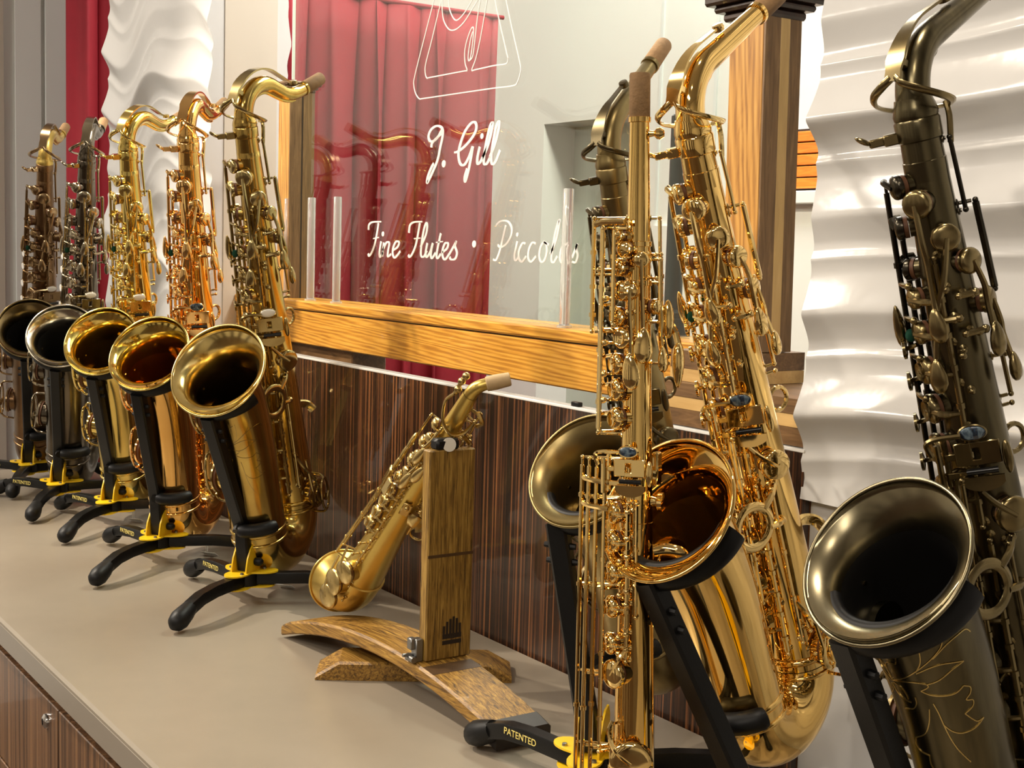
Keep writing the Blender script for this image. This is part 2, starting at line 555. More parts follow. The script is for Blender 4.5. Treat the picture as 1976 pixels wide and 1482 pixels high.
# rear wall of the workshop with the shallow niche
YR = 1.0
nl, nr = on_y(1050, 240, YR), on_y(1232, 228, YR)
nx0, nx1, nz1, nz0 = nl.x, nr.x, nl.z, ZC - 0.1
m = MB()
bx(-5.2, nx0, YR, YR + .1, 0, CEIL, mb=m)
bx(nx1, 3.2, YR, YR + .1, 0, CEIL, mb=m)
bx(nx0, nx1, YR, YR + .1, nz1, CEIL, mb=m)
bx(nx0, nx1, YR, YR + .1, 0, nz0, mb=m)
wr = struct(m, 'wall_rear', 'white_wall', 'plain white rear wall behind the glass')
bx(nx0 - .02, nx1 + .02, YR + .1, YR + .12, nz0 - .02, nz1 + .02).build('niche_back', plain('pale_green_niche', (0.60, 0.64, 0.55), 0.6), wr, False)
for px in (1273, 1379):
    p = on_y(px, 250, YR)
    bx(p.x - .004, p.x + .004, YR - .004, YR + .001, ZC + .45, CEIL).build('panel_seam', 'grey_wall', wr, False)
p = on_y(1300, 436, YR)
bx(on_y(1262, 436, YR).x, 0.2, YR - .012, YR, ZC, p.z).build('wainscot_panel', 'white_wall', wr, False)


# ---- carved wave wall panels on the partition behind the counter
def wave_panel(name, x0, x1, z0, z1, y0, seed, depth, lam, swing, k, parent, sgn=-1, step=0.005, mat='white_gloss', thick=0.022, zstep=None):
    nx, nz = int((x1 - x0) / step), int((z1 - z0) / (zstep or step))
    v, f = [], []

    def h(x, z):
        p = z / lam + swing * sin(2 * pi * x / k + seed) + 0.35 * swing * sin(2 * pi * x / (k * .47) + 2.1 * seed + z * 4) + 0.12 * sin(z * 7 + seed)
        n = math.floor(p)
        t = (p - n)
        a = 0.62 + 0.38 * sin(n * 2.4 + x * 5 + seed)
        b = 0.62 + 0.38 * sin((n + 1) * 2.4 + x * 5 + seed)
        # sharp crest at t=0 (lower crest strength a) and t=1 (upper crest strength b)
        e = .035                                   # slightly rounded crest
        lo = a * max(0, 1 - (math.sqrt(t * t + e * e) - e) / 0.62) ** 1.7
        hi = b * max(0, 1 - (math.sqrt((1 - t) ** 2 + e * e) - e) / 0.34) ** 1.5
        mi = .20 * max(0, 1 - abs(t - .56) / .17) ** 1.4
        return depth * (lo + hi + mi)

    for i in range(nx + 1):
        x = x0 + (x1 - x0) * i / nx
        for j in range(nz + 1):
            z = z0 + (z1 - z0) * j / nz
            v.append((x, y0 + sgn * (thick + h(x, z)), z))
    for i in range(nx):
        for j in range(nz):
            a = i * (nz + 1) + j
            f.append((a, a + nz + 1, a + nz + 2, a + 1) if sgn < 0 else (a, a + 1, a + nz + 2, a + nz + 1))
    # ends and back so that the slab has its real thickness
    for i, flip in ((0, 0), (nx, 1)):
        b0 = len(v)
        x = x0 if i == 0 else x1
        for j in range(nz + 1):
            v.append((x, y0, z0 + (z1 - z0) * j / nz))
        for j in range(nz):
            a = i * (nz + 1) + j
            f.append((a, a + 1, b0 + j + 1, b0 + j) if (flip == 0) == (sgn < 0) else (b0 + j, b0 + j + 1, a + 1, a))
    for j, flip in ((0, 0), (nz, 1)):
        b0 = len(v)
        z = z0 if j == 0 else z1
        for i in range(nx + 1):
            v.append((x0 + (x1 - x0) * i / nx, y0, z))
        for i in range(nx):
            a = i * (nz + 1) + j
            f.append((b0 + i, b0 + i + 1, a + nz + 1, a))
    mb = MB()
    mb.v, mb.f = [V(q) for q in v], f
    return mb.build(name, mat, parent, True, 50)


PX1 = on_y(430, 580, 0.03).x                       # right end of the left partition
PX0 = on_y(207, 600, 0.0).x
wl = struct(bx(PX0, PX1, 0.03, 0.145, 0, CEIL), 'wall_back_left', 'beige_wall', 'white partition with carved wave panels behind the tenor saxophones')
wp = wave_panel('wave_panel', PX0, PX1 - 0.002, ZC - 0.02, CEIL, 0.03, 0.6, 0.030, 0.150, 0.34, 0.66, wl, step=.006, zstep=.003)
wave_panel('wave_panel', PX0, PX1 - 0.002, ZC - 0.02, CEIL, 0.145, 2.2, 0.018, 0.125, 0.25, 0.6, wl, sgn=1, step=0.01)

RX0 = on_y(1545, 960, 0.0).x
RZ0 = on_y(1545, 962, 0.0).z
wrp = struct(bx(RX0 + .004, 1.6, 0.012, 0.14, 0, CEIL), 'wall_back_right', 'white_gloss', 'glossy white wall with a carved wave panel behind the dark saxophone')
wave_panel('wave_panel', RX0, 0.6, RZ0, 2.3, 0.012, 1.9, 0.023, 0.108, 0.20, 1.15, wrp, step=0.006, thick=0.010, zstep=0.0022)

# far white wall and door casing at the left, beyond the end of the counter
XF = -4.3
wf = struct(bx(XF - .1, XF, -1.6, on_x(133, 300, XF).y, 0, CEIL), 'wall_far_left', 'grey_wall', 'pale grey far wall left of the red curtain')
for a, b, d, mt in ((29, 78, .012, 'grey_wall'), (86, 131, .02, 'grey_wall'), (-90, 6, .015, 'beige_wall')):
    bx(XF, XF + d, on_x(a, 300, XF).y, on_x(b, 300, XF).y, 0, CEIL).build('wall_board', mt, wf, False)


# ---- curtains
def curtain(name, label, x, y0, y1, z0, z1, amp, waves, seed, axis='Y'):
    nn, nz = 160, 24
    v, f = [], []
    rnd = random.Random(seed)
    ph = [rnd.uniform(0, 6.28) for _ in range(4)]
    for i in range(nn + 1):
        u = i / nn
        s_ = u * waves * 2 * pi + 1.1 * sin(u * 9 + ph[0]) + 0.6 * sin(u * 23 + ph[1])
        for j in range(nz + 1):
            t = j / nz
            a = amp * (1 - 0.72 * max(0, (t - .88) / .12)) * (0.8 + .2 * sin(u * 17 + ph[2]))
            d = a * (sin(s_ + 0.25 * sin(3 * t + ph[3])) + 0.25 * sin(2 * s_ + ph[1]))
            yy = y0 + (y1 - y0) * u + 0.006 * sin(s_ * 2)
            v.append(V((x + d, yy, z0 + (z1 - z0) * t)) if axis == 'Y' else V((yy, x + d, z0 + (z1 - z0) * t)))
    for i in range(nn):
        for j in range(nz):
            a = i * (nz + 1) + j
            f.append((a, a + nz + 1, a + nz + 2, a + 1))
    mb = MB()
    mb.v, mb.f = v, f
    o = mb.build(name, 'curtain', None, True, 80)
    sd = o.modifiers.new('solid', 'SOLIDIFY')
    sd.thickness = 0.004
    sd.offset = 0
    tag(o, label, 'curtain')
    return o


cx = PX1 - 0.06
ctop = ZC + 1.09
cu = curtain('curtain', 'dark red pleated curtain hanging behind the lettered glass', cx, 0.185, on_x(957, 300, cx).y, 0.02, ctop, 0.026, 6.0, 3)
MB().tube([(cx, 0.16, ctop + .004), (cx, on_x(957, 300, cx).y + .01, ctop + .004)], 0.005, 10).build('curtain_rod', 'curtain', cu)
XC2 = -3.85
curtain('curtain', 'narrow red curtain hanging beyond the far end of the counter', XC2, on_x(128, 300, XC2).y, 0.75, 0.02, CEIL - .05, 0.028, 6.0, 11)

# ------------------------------------------------------------------ counter
CX0, CX1 = on_z(205, 893, 0).x, 1.3
YF = -0.575
ct = MB().box(((CX0 + CX1) / 2, (YF - .004) / 2, ZC - .02), X((CX1 - CX0) / 2), Y((-.004 - YF) / 2), Z(.02), .0035).build('countertop', 'counter', None, True, 30)
tag(ct, 'long taupe grey countertop carrying all the saxophones', 'countertop')
MB().box(((CX0 + CX1) / 2, YF - .0006, ZC - .0215), X((CX1 - CX0) / 2), Y(.0006), Z(.0150), .0004).build('edge_band', 'counter_edge', ct)
# cabinets below: fronts in macassar, the seam and lock as seen at the lower left
YD = YF + .010                                      # face of the drawers
seam = on_y(112, 1388, YD).x
zsp = on_y(8, 1468, YD).z
wdt = 0.62
k = 0
xs = seam - wdt * math.floor((seam - CX0) / wdt) - wdt
units = []
while xs < CX1 - .02:
    a, b = max(xs, CX0 + .01), min(xs + wdt, CX1 - .01)
    if b - a > .05:
        units.append((a, b))
    xs += wdt
for a, b in units:
    isl = abs(b - seam) < .01
    nth = round((a - seam) / wdt) if a > seam - .01 else -round((seam - b) / wdt) - 1
    if b < CX0 + wdt * 1.0 and a < CX0 + .02:
        lab = 'dark striped wood cabinet at the far left end under the counter'
    elif isl:
        lab = 'dark striped wood cabinet with a chrome lock under the counter edge'
    elif nth == 0:
        lab = 'dark striped wood cabinet directly right of the cabinet with the lock'
    elif nth > 0:
        lab = 'dark striped wood cabinet, number %s to the right of the locked one' % ('zero one two three four five six seven'.split()[min(7, nth + 1)])
    else:
        lab = 'dark striped wood cabinet, number %s to the left of the locked one' % ('zero one two three four five six seven'.split()[min(7, -nth - 1)])
    u = empty('cabinet', lab, 'cabinet', ((a + b) / 2, (YF - .0) / 2, 0), 'cabinets under the counter')
    off = -V(u.location)

    def loc(o, u=u):
        o.matrix_parent_inverse = Matrix.Translation(-V(u.location))
        return o
    loc(bx(a, b, YD + .022, -.01, 0, ZC - .042).build('body', 'char', u, False))
    dr = loc(bx(a + .0015, b - .0015, YD, YD + .020, zsp, ZC - .060, .0012).build('drawer', 'macassar_front', u, True, 30))
    d2 = loc(bx(a + .0015, b - .0015, YD, YD + .020, .08, zsp - .004, .0012).build('door', 'macassar_front', u, True, 30))
    if isl:
        lp = on_y(91, 1391, YD)
        lk = MB().lathe([(0, .006), (.006, .006), (.0095, .0035), (.0105, 0), (.0105, -.004)], (lp.x, YD, lp.z), (0, -1, 0), 24)
        lk = lk.build('lock', 'chrome', dr)
        sl = MB().box((lp.x, YD - .0062, lp.z), X(.0008), Y(.0008), Z(.004)).build('keyhole', 'char', dr)

# ------------------------------------------------------------------ macassar upstand, rail, posts, glass
BZ = ZC + 0.351
BX0 = PX1 - .02
bp = bx(BX0, RX0 + .003, 0.0, 0.018, ZC - .03, BZ - .004).build('backsplash', 'macassar', None, False)
tag(bp, 'glossy striped ebony upstand along the back of the counter', 'panel')
bx(BX0, RX0 + .003, -.001, 0.019, BZ - .004, BZ, .0008).build('polished_edge', plain('clear_edge', (0.75, 0.75, 0.74), 0.1), bp)
p = on_y(1112, 778, 0.005)
MB().box((p.x, .006, BZ + .003), X(.008), Y(.004), Z(.003), .001).build('clip', 'rubber', bp)

YRAIL = 0.06
rz1, rzs, rz0 = ZC + .445, ZC + .4265, ZC + .363
RLX0 = on_y(449, 600, YRAIL).x
RLX1 = on_y(1372, 670, YRAIL).x
rl = empty('rail', 'honey oak rail carrying the glass and the clear rods', 'rail', ((RLX0 + RLX1) / 2, .1, rz0))


def under(o, r):
    o.matrix_parent_inverse = Matrix.Translation(-V(r.location))
    return o


under(bx(RLX0, RLX1, YRAIL - .004, .155, rzs + .0012, rz1, .003).build('top_board', 'oak', rl, True, 30), rl)
under(bx(RLX0, RLX1, YRAIL, .150, rz0, rzs - .0012, .002).build('front_board', 'oak', rl, True, 30), rl)
under(bx(RLX0, RLX1, YRAIL + .004, .146, rzs - .002, rzs + .002).build('shadow_gap', 'char', rl, False), rl)
q = on_y(675, 700, .05)
under(bx(RLX0, q.x - .04, .075, .145, BZ - .06, rz0, .002).build('support_block', 'walnut', rl, True, 30), rl)
q = on_y(470, 625, YRAIL)
under(bx(RLX0 - .06, RLX0 + .25, YRAIL + .002, .150, rz0 - .02, rz0 - .001, .002).build('lower_strip', 'walnut', rl, True, 30), rl)

YG = 0.10


def newel(name, label, cx_, w_, z0, z1, cap, tilt=0.0):
    r = empty(name, label, 'post', (cx_, YG, z0))
    h = w_ / 2
    H = z1 - z0
    MB().box((0, -.0, H / 2), X(h), Y(h * .98), Z(H / 2), .002).build('shaft', 'oak_post', r, True, 30)
    # right hand face: walnut sides with an inlaid pale strip / slot
    for (a, b, mt) in cap['side']:
        MB().box((h + .0015, (a + b) / 2 * w_, H / 2), X(.0016), Y((b - a) / 2 * w_), Z(H / 2), .0004).build('side_strip', mt, r, True, 30)
    for (dx, dz0, dz1, mt) in cap['cap']:
        MB().box((0, 0, H + (dz0 + dz1) / 2), X(h + dx), Y(h + dx), Z((dz1 - dz0) / 2), .003).build('cap_moulding', mt, r, True, 30)
    r.rotation_euler = (0, tilt, 0)
    return r


pl = on_y(569, 400, YG)
newel('newel_post', 'slim oak post with walnut side, left end of the lettered glass', pl.x, .052, rz1, ZC + .842,
      {'side': [(-.5, -.03, 'walnut_up'), (-.03, .03, 'char'), (.03, .5, 'walnut_up')],
       'cap': [(.003, 0, .006, 'walnut'), (.007, .006, .012, 'walnut'), (.012, .012, .020, 'walnut')]})
pr = on_y(1468, 400, YG)
newel('newel_post', 'large oak post with pale inlay strip behind the gold alto saxophone', pr.x, .058, ZC + .4392, ZC + .826,
      {'side': [(-.5, -.08, 'walnut_up'), (-.08, .18, 'maple_up'), (.18, .5, 'walnut_up')],
       'cap': [(.006, 0, .010, 'dark_cap'), (.014, .010, .018, 'dark_cap'), (.022, .018, .030, 'dark_cap'), (.028, .030, .05, 'dark_cap')]}, tilt=radians(-1.2))
# stepped laminated plinth under the large post
PY0 = 0.004
pa = on_y(1262, 815, PY0)
pt = empty('post_plinth', 'striped laminated wood plinth at the foot of the large post', 'plinth', (pr.x, .06, BZ))
zz = BZ + .001
xL = pa.x
for i, (hh, mt, y0) in enumerate(((.0195, 'walnut', PY0), (.0145, 'maple', PY0 + .001), (.0165, 'walnut', PY0), (.0155, 'maple', PY0 + .012), (.0215, 'walnut', PY0 + .012))):
    x_ = xL + (0, .0, .0, .012, .012)[i]
    xe = RX0 + .003 if i < 3 else pr.x + .035
    m = bx(x_, xe, y0, .0550, zz, zz + hh - .0004)
    bx(RLX1 + .001, xe, .0550, .150, zz, zz + hh - .0004, mb=m)
    under(m.build('layer', mt, pt, False), pt)
    zz += hh
# note: top of the rail board reaches the post above these layers

gl = bx(on_y(567, 100, YG).x, 1.0 if False else pr.x - .03, YG - .003, YG + .003, rz1 + .0005, ZC + 1.12).build('glass_panel', 'glass', None, False)
tag(gl, 'clear glass panel with white lettering standing on the oak rail', 'glass panel')
gl.location = (0, 0, 0)
bx(on_y(567, 100, YG).x - .0015, on_y(567, 100, YG).x, YG - .003, YG + .003, ZC + .87, ZC + 1.12).build('polished_edge', plain('glass_edge', (0.8, 0.84, 0.8), 0.1), gl, False)

# lettering, traced on the pane
YL = YG - .0036


def strokes(name, data, ox, oy, sc, wpx):
    mb = MB()
    for st in data:
        if st[0] == 'dot':
            c = on_y(ox + st[1] / sc, oy + st[2] / sc, YL)
            e = on_y(ox + (st[1] + st[3]) / sc, oy + st[2] / sc, YL)
            r = (e - c).length
            mb.lathe([(r * .75, .0004), (r * .75, -.0004)], c, (0, 1, 0), 14)
            continue
        pts = [on_y(ox + a / sc, oy + b / sc, YL) for a, b in st[1]]
        pts = catmull(pts, 5)
        n = len(pts)
        wd = []
        for i in range(n):
            t = (pts[min(i + 1, n - 1)] - pts[max(i - 1, 0)]).normalized()
            k_ = st[0] * (0.55 + 0.6 * abs(t.z)) if len(st) < 3 else st[0]
            wd.append(k_ * wpx)
        mb.ribbon(pts, V((0, -1, 0)), wd, .0008)
    return mb.build(name, 'etch', gl, False)


J = [(1, [(640, 245), (648, 205), (690, 160), (728, 120), (735, 85), (712, 62), (675, 62), (635, 95), (615, 150), (630, 190), (665, 185), (700, 150), (735, 90), (737, 150), (718, 240), (695, 350), (655, 450), (612, 540), (602, 545), (612, 490), (640, 420), (660, 385)]),
     ('dot', 747, 387, 22),
     (1, [(838, 288), (870, 280), (935, 230), (1000, 150), (1030, 80), (1020, 30), (985, 35), (930, 110), (890, 220), (875, 310), (890, 385), (925, 395), (965, 330), (995, 245)]),
     (1, [(1000, 235), (985, 330), (965, 430), (945, 510), (932, 540), (930, 500), (950, 430)]),
     (1, [(1060, 240), (1040, 330), (1040, 385), (1065, 370), (1095, 310)]), ('dot', 1078, 147, 18),
     (1, [(1085, 330), (1130, 230), (1165, 90), (1170, 30), (1150, 60), (1120, 180), (1100, 300), (1095, 380), (1120, 385), (1150, 330)]),
     (1, [(1145, 330), (1190, 220), (1225, 80), (1225, 20), (1200, 70), (1175, 200), (1160, 320), (1165, 385), (1195, 370), (1235, 270)])]
T1 = [(1, [(95, 960), (100, 915), (130, 892), (205, 888)]), (1, [(182, 900), (170, 980), (150, 1080), (125, 1150), (100, 1185), (92, 1165)]), (.7, [(135, 1035), (185, 1025)]),
      (1, [(205, 1060), (190, 1150), (195, 1195), (225, 1150)]), ('dot', 220, 995, 14),
      (1, [(228, 1070), (215, 1190)]), (1, [(218, 1140), (250, 1070), (275, 1075), (265, 1140), (262, 1190), (290, 1170)]),
      (1, [(300, 1140), (345, 1110), (360, 1070), (335, 1060), (310, 1110), (305, 1170), (325, 1200), (370, 1145)]),
      (1, [(445, 985), (455, 920), (490, 892), (560, 888)]), (1, [(540, 900), (525, 990), (505, 1090), (475, 1165), (450, 1195), (440, 1175)]), (.7, [(490, 1035), (545, 1030)]),
      (1, [(545, 1110), (590, 1010), (605, 930), (595, 900), (575, 960), (555, 1080), (550, 1180), (575, 1190), (600, 1140)]),
      (1, [(605, 1075), (590, 1160), (600, 1195), (630, 1150), (650, 1080)]), (1, [(652, 1075), (635, 1170), (645, 1205), (675, 1160)]),
      (1, [(722, 990), (700, 1090), (685, 1180), (695, 1205), (720, 1170)]), (.7, [(680, 1068), (740, 1060)]),
      (1, [(735, 1155), (775, 1120), (785, 1080), (760, 1075), (738, 1130), (738, 1190), (760, 1215), (800, 1160)]),
      (1, [(795, 1170), (840, 1090), (855, 1060), (845, 1100), (862, 1160), (845, 1210), (810, 1215), (798, 1195)]),
      ]
T2 = [(1, [(1200, 920), (1240, 885), (1300, 885), (1335, 940), (1330, 1010), (1290, 1080), (1240, 1110), (1215, 1090)]), (1, [(1285, 920), (1260, 1030), (1230, 1150), (1200, 1220), (1175, 1215)]),
      (1, [(1385, 1060), (1360, 1180), (1370, 1225), (1400, 1190)]), ('dot', 1385, 1000, 14),
      (1, [(1455, 1080), (1430, 1075), (1400, 1140), (1400, 1210), (1425, 1235), (1460, 1190)]),
      (1, [(1545, 1080), (1515, 1070), (1485, 1130), (1480, 1205), (1505, 1235), (1545, 1190)]),
      (1, [(1620, 1060), (1590, 1100), (1575, 1180), (1590, 1235), (1620, 1220), (1640, 1150), (1635, 1080), (1615, 1065), (1660, 1090)]),
      (1, [(1670, 1170), (1720, 1050), (1750, 900), (1745, 880), (1715, 980), (1690, 1120), (1680, 1220), (1700, 1240), (1730, 1190)]),
      (1, [(1790, 1080), (1765, 1130), (1755, 1210), (1775, 1245), (1800, 1210), (1810, 1130), (1790, 1085), (1840, 1100)]),
      (1, [(1860, 1200), (1895, 1110), (1905, 1080), (1895, 1120), (1908, 1180), (1890, 1240), (1860, 1235)])]
strokes('lettering', J, 690, 230, 4.491, .0058)
strokes('lettering', T1, 690, 230, 4.491, .0048)
strokes('lettering', [('dot', 1010, 1082, 22)], 690, 230, 4.491, .004)
strokes('lettering', T2, 690, 230, 4.491, .0040)
LG = [(1, [(700, -860), (600, -800), (500, -520), (355, -140), (320, 20), (215, 430), (115, 830), (105, 930), (125, 1020), (165, 1075), (215, 1072), (600, 1015), (965, 962), (1190, 932), (1235, 890), (1265, 790), (1262, 690), (1180, 330), (1110, 0), (1080, -140), (970, -500), (810, -810), (700, -860)], 0),
      (1, [(715, -700), (600, -560), (440, -140), (405, 0), (300, 440), (236, 690), (228, 780), (245, 848), (290, 842), (640, 776), (685, 768), (664, 690), (660, 560), (690, 420), (736, 305), (757, 330), (735, 560), (712, 660), (697, 625), (718, 460), (746, 345)], 0),
      (1, [(850, -140), (830, 0), (800, 180), (775, 400), (750, 600), (720, 655)], 0),
      (1, [(925, -140), (905, 0), (880, 140), (830, 420), (780, 640), (737, 762), (780, 758), (975, 715), (1108, 694), (1131, 640), (1120, 590), (1020, 150), (990, 0), (960, -140), (840, -540), (715, -700)], 0),
      (1, [(425, -140), (416, 0), (415, 120), (430, 220), (470, 300), (515, 330), (580, 310), (660, 230), (740, 100), (800, 0), (860, -140)], 0),
      (1, [(485, -140), (485, 0), (492, 90), (520, 170), (555, 218), (600, 205), (670, 120), (740, 0), (800, -140)], 0)]
strokes('logo_outline', LG, 780, 0, 5.646, .0019)

# clear rods standing on the rail
for px, nm in ((555, 'clear acrylic rod in front of the slim oak post'), (600, 'clear acrylic rod just right of the slim oak post'),
               (650, 'clear acrylic rod in front of the red curtain, third from the slim post'), (1093, 'clear acrylic rod alone near the gold soprano saxophone')):
    q = on_y(px, 500, .078)
    r = empty('display_rod', nm, 'rod', (q.x, .078, rz1), 'clear rods on the oak rail')
    MB().lathe([(.0068, .004), (.0075, .005), (.0075, .192), (.0068, .193)], (0, 0, 0), (0, 0, 1), 20).build('rod', 'acrylic', r)
    MB().lathe([(.011, 0), (.011, .003), (.0078, .004)], (0, 0, 0), (0, 0, 1), 20).build('foot', 'acrylic', r)
# black pole on a stepped foot
q = on_y(1303, 480, .128)
r = empty('display_pole', 'black pole with stepped round foot standing on the oak rail', 'pole', (q.x, .128, rz1))
MB().lathe([(.024, 0), (.024, .020), (.022, .023)], (0, 0, 0), (0, 0, 1), 28).build('foot', 'black_pole', r)
MB().lathe([(.020, .023), (.020, .030), (.0165, .034)], (0, 0, 0), (0, 0, 1), 28).build('collar', 'black_pole', r)
MB().lathe([(.0118, .034), (.0118, .285), (.010, .287)], (0, 0, 0), (0, 0, 1), 20).build('shaft', 'black_pole', r)
# orange slatted board on the rear wall
a, b = on_y(1518, 256, YR), on_y(1585, 360, YR)
z1 = on_y(1545, 254, YR).z
z0 = on_y(1545, 366, YR).z
sb = empty('slat_board', 'orange stained slat board on the wall right of the large post', 'slat board', ((a.x + b.x) / 2, YR, z0))
under(bx(a.x - .05, b.x + .3, YR - .006, YR, z0 - .012, z1 + .004).build('backing', 'char', sb, False), sb)
under(bx(a.x - .05, b.x + .3, YR - .03, YR - .004, z0 - .03, z0 - .004, .002).build('ledge', 'white_wall', sb, False), sb)
n = 5
for i in range(n):
    s0 = z0 + (z1 - z0) * (i + .06) / n
    s1 = z0 + (z1 - z0) * (i + .94) / n
    under(bx(a.x - .05, b.x + .3, YR - .016, YR - .004, s0, s1, .001).build('slat', 'orange_wood', sb, True, 30), sb)


# ------------------------------------------------------------------ instruments
class Horn:
    """a tube along local z with radius R(z); parts are laid out by height z and angle a (degrees, 0 = front, 90 = player's left)"""

    def __init__(s, root, R, body, key, ks=1.0, dark=None, pad='pad', pearl='pearl', table='abalone'):
        s.root, s.R, s.bm, s.km, s.ks = root, R, body, key, ks
        s.dark = dark or key
        s.padm, s.pearlm, s.tablem = pad, pearl, table
        s.holes = MB()

    def dirn(s, a):
        a = radians(a)
        return V((cos(a), sin(a), 0))

    def P(s, z, a, off=0.0):
        return s.dirn(a) * (s.R(z) + off) + Z(z)

    def post(s, z, a, off, r=None, mat=None):
        k = s.ks
        r = r or .0022 * k
        d = s.dirn(a)
        m = MB()
        m.lathe([(.0036 * k, -.001), (.0032 * k, .0012 * k), (.0014 * k, .002 * k), (.0014 * k, max(off - r, .0025 * k))], s.P(z, a, -.0005), d, 8)
        m.ball(s.P(z, a, off), r, 8)
        return m.build('post', mat or s.km, s.root)

    def rod(s, z0, z1, a, off, r=.0019, posts=True, a1=None, mat=None, mids=()):
        k = s.ks
        a1 = a if a1 is None else a1
        n = 6
        m = MB()
        pts = [s.P(z0 + (z1 - z0) * i / n, a + (a1 - a) * i / n, off) for i in range(n + 1)]
        # straight rod between the end points
        p0, p1 = pts[0], pts[-1]
        pr_ = [(0, r * .6), (.02, r * .6), (.021, r), (.979, r), (.98, r * .6), (1, r * .6)]
        m.tube([p0.lerp(p1, t) for t, _ in pr_], [x * k for _, x in pr_], 8)
        for t in mids:
            c = p0.lerp(p1, t)
            ax = (p1 - p0).normalized() * .002 * k
            m.tube([c - ax, c + ax], r * 1.5 * k, 8)
        o = m.build('key_rod', mat or s.km, s.root)
        if posts:
            s.post(z0, a, off, mat=mat)
            s.post(z1, a1, off, mat=mat)
        return o

    def cup_geo(s, m, c, d, r, dome=.0016):
        m.lathe([(0, .0026 + dome), (r * .35, .0026 + dome * .9), (r * .75, .0026 + dome * .45), (r * .93, .0022), (r, .0008), (r, -.0022), (r * .93, -.0026), (r * .2, -.0026), (0, -.0026)], c, d, 22)

    def key(s, z, a, r, arms=(), touch=None, hole=True, off=None, mat=None, rim=False, flat=False):
        """cup over a tone hole; arms: list of polylines of (z, a, off); touch: (z, a, off, length, width, tilt)"""
        k = s.ks
        off = off if off is not None else .0085 * k
        d = s.dirn(a)
        c = s.P(z, a, off)
        m = MB()
        s.cup_geo(m, c, d, r, .0004 if flat else .0016)
        if rim:
            m.lathe([(r * .5, .0046), (r * .62, .0052), (r * .62, .0030)], c, d, 20)
        for arm in arms:
            pts = [c + d * .0035] + [s.P(*q) for q in arm]
            pts = catmull(pts, 4)
            n = len(pts)
            m.tube(pts, [(.0019 + .0005 * sin(pi * i / (n - 1))) * k for i in range(n)], 7)
        if touch:
            s.touch_geo(m, *touch)
        o = m.build('key', mat or s.km, s.root)
        pd = MB()
        pd.lathe([(r * .9, -.0026), (r * .9, -.0026 - .0030 * k), (0, -.0026 - .0032 * k)], c, d, 18)
        pd.build('pad', s.padm, o)
        if hole:
            s.holes.lathe([(r * .80, -.012 * k), (r * .80, off - .0072), (r * .84, off - .0066), (r * .86, off - .0062), (r * .86, -.012 * k)], s.P(z, a, 0), d, 18)
        return o

    def touch_geo(s, m, z, a, off, ln, wd, tilt=0.0, tear=.28):
        d = s.dirn(a)
        t = Z(1)
        sd = t.cross(d)
        ca, sa = cos(radians(tilt)), sin(radians(tilt))
        t2 = t * ca + sd * sa
        s2 = sd * ca - t * sa
        m.ell(s.P(z, a, off), t2 * (ln / 2), s2 * (wd / 2), d * (.0042 * s.ks), 14, 8, tear)

    def palm(s, z, a, r, tz, ta, ln=.026, wd=.0135, rim=False, bend=0.0, mat=None):
        """palm key: cup above, curved arm down, teardrop touch"""
        k = s.ks
        ln, wd = ln * k, wd * k
        mid = (z + tz) / 2
        arm = [(z - .30 * (z - tz), a + (ta - a) * .2 + bend, .0135 * k), (mid, a + (ta - a) * .55 + bend, .0125 * k), (tz + ln * .45, ta, .014 * k), (tz + ln * .2, ta, .0145 * k)]
        return s.key(z, a, r * k, [arm], (tz, ta, .0155 * k, ln, wd, random.uniform(-6, 6)), rim=rim, mat=mat)

    def pearl_key(s, z, a, off, r, stem, mat=None):
        k = s.ks
        d = s.dirn(a)
        c = s.P(z, a, off)
        m = MB()
        m.lathe([(r * .8, .0002), (r, .0008), (r, -.0012), (r * .5, -.0022), (0, -.0022)], c, d, 18)
        m.tube(catmull([c - d * .001, s.P(*stem)], 3), .0017 * k, 7)
        o = m.build('key', mat or s.km, s.root)
        p_ = MB().lathe([(0, .0008), (r * .45, .0011), (r * .8, .0012), (r * .8, 0)], c, d, 18).build('pearl', s.pearlm, o)
        return o

    def guard(s, c, d, t, r, hgt, mat=None):
        """wire frame key guard over a cup at c facing d"""
        sd = d.cross(t).normalized()
        m = MB()
        top = c + d * hgt
        ringp = [top + (t * cos(q * pi / 9) * 1.25 + sd * sin(q * pi / 9) * .55) * r for q in range(18)]
        m.tube(ringp, .0017 * s.ks, 7, closed=True)
        for q in (-1, 1):
            m.tube(catmull([top + t * (q * 1.25 * r), c + t * (q * 1.5 * r) + d * (hgt * .5), c + t * (q * 1.55 * r) - d * .010 * s.ks], 4), .0017 * s.ks, 7)
        for q in (-1, 1):
            m.tube(catmull([top + sd * (q * .55 * r), top - t * (.5 * r) + d * .001, top + sd * (-q * .55 * r) * .2], 3), .0013 * s.ks, 6)
        return m.build('key_guard', mat or s.km, s.root)

    def ring(s, z, a, r, th, mat=None, name='strap_ring', out=None):
        k = s.ks
        d = s.dirn(a)
        out = out or r + .002 * k
        c = s.P(z, a, out)
        m = MB()
        m.tube([c + (d * cos(q * pi / 10) + Z(1) * sin(q * pi / 10)) * r for q in range(20)], th, 8, closed=True)
        m.box(s.P(z, a, .0006), d * .0015, Z(.010 * k), d.cross(Z(1)) * (.004 * k), .0006)
        return m.build(name, mat or s.km, s.root)


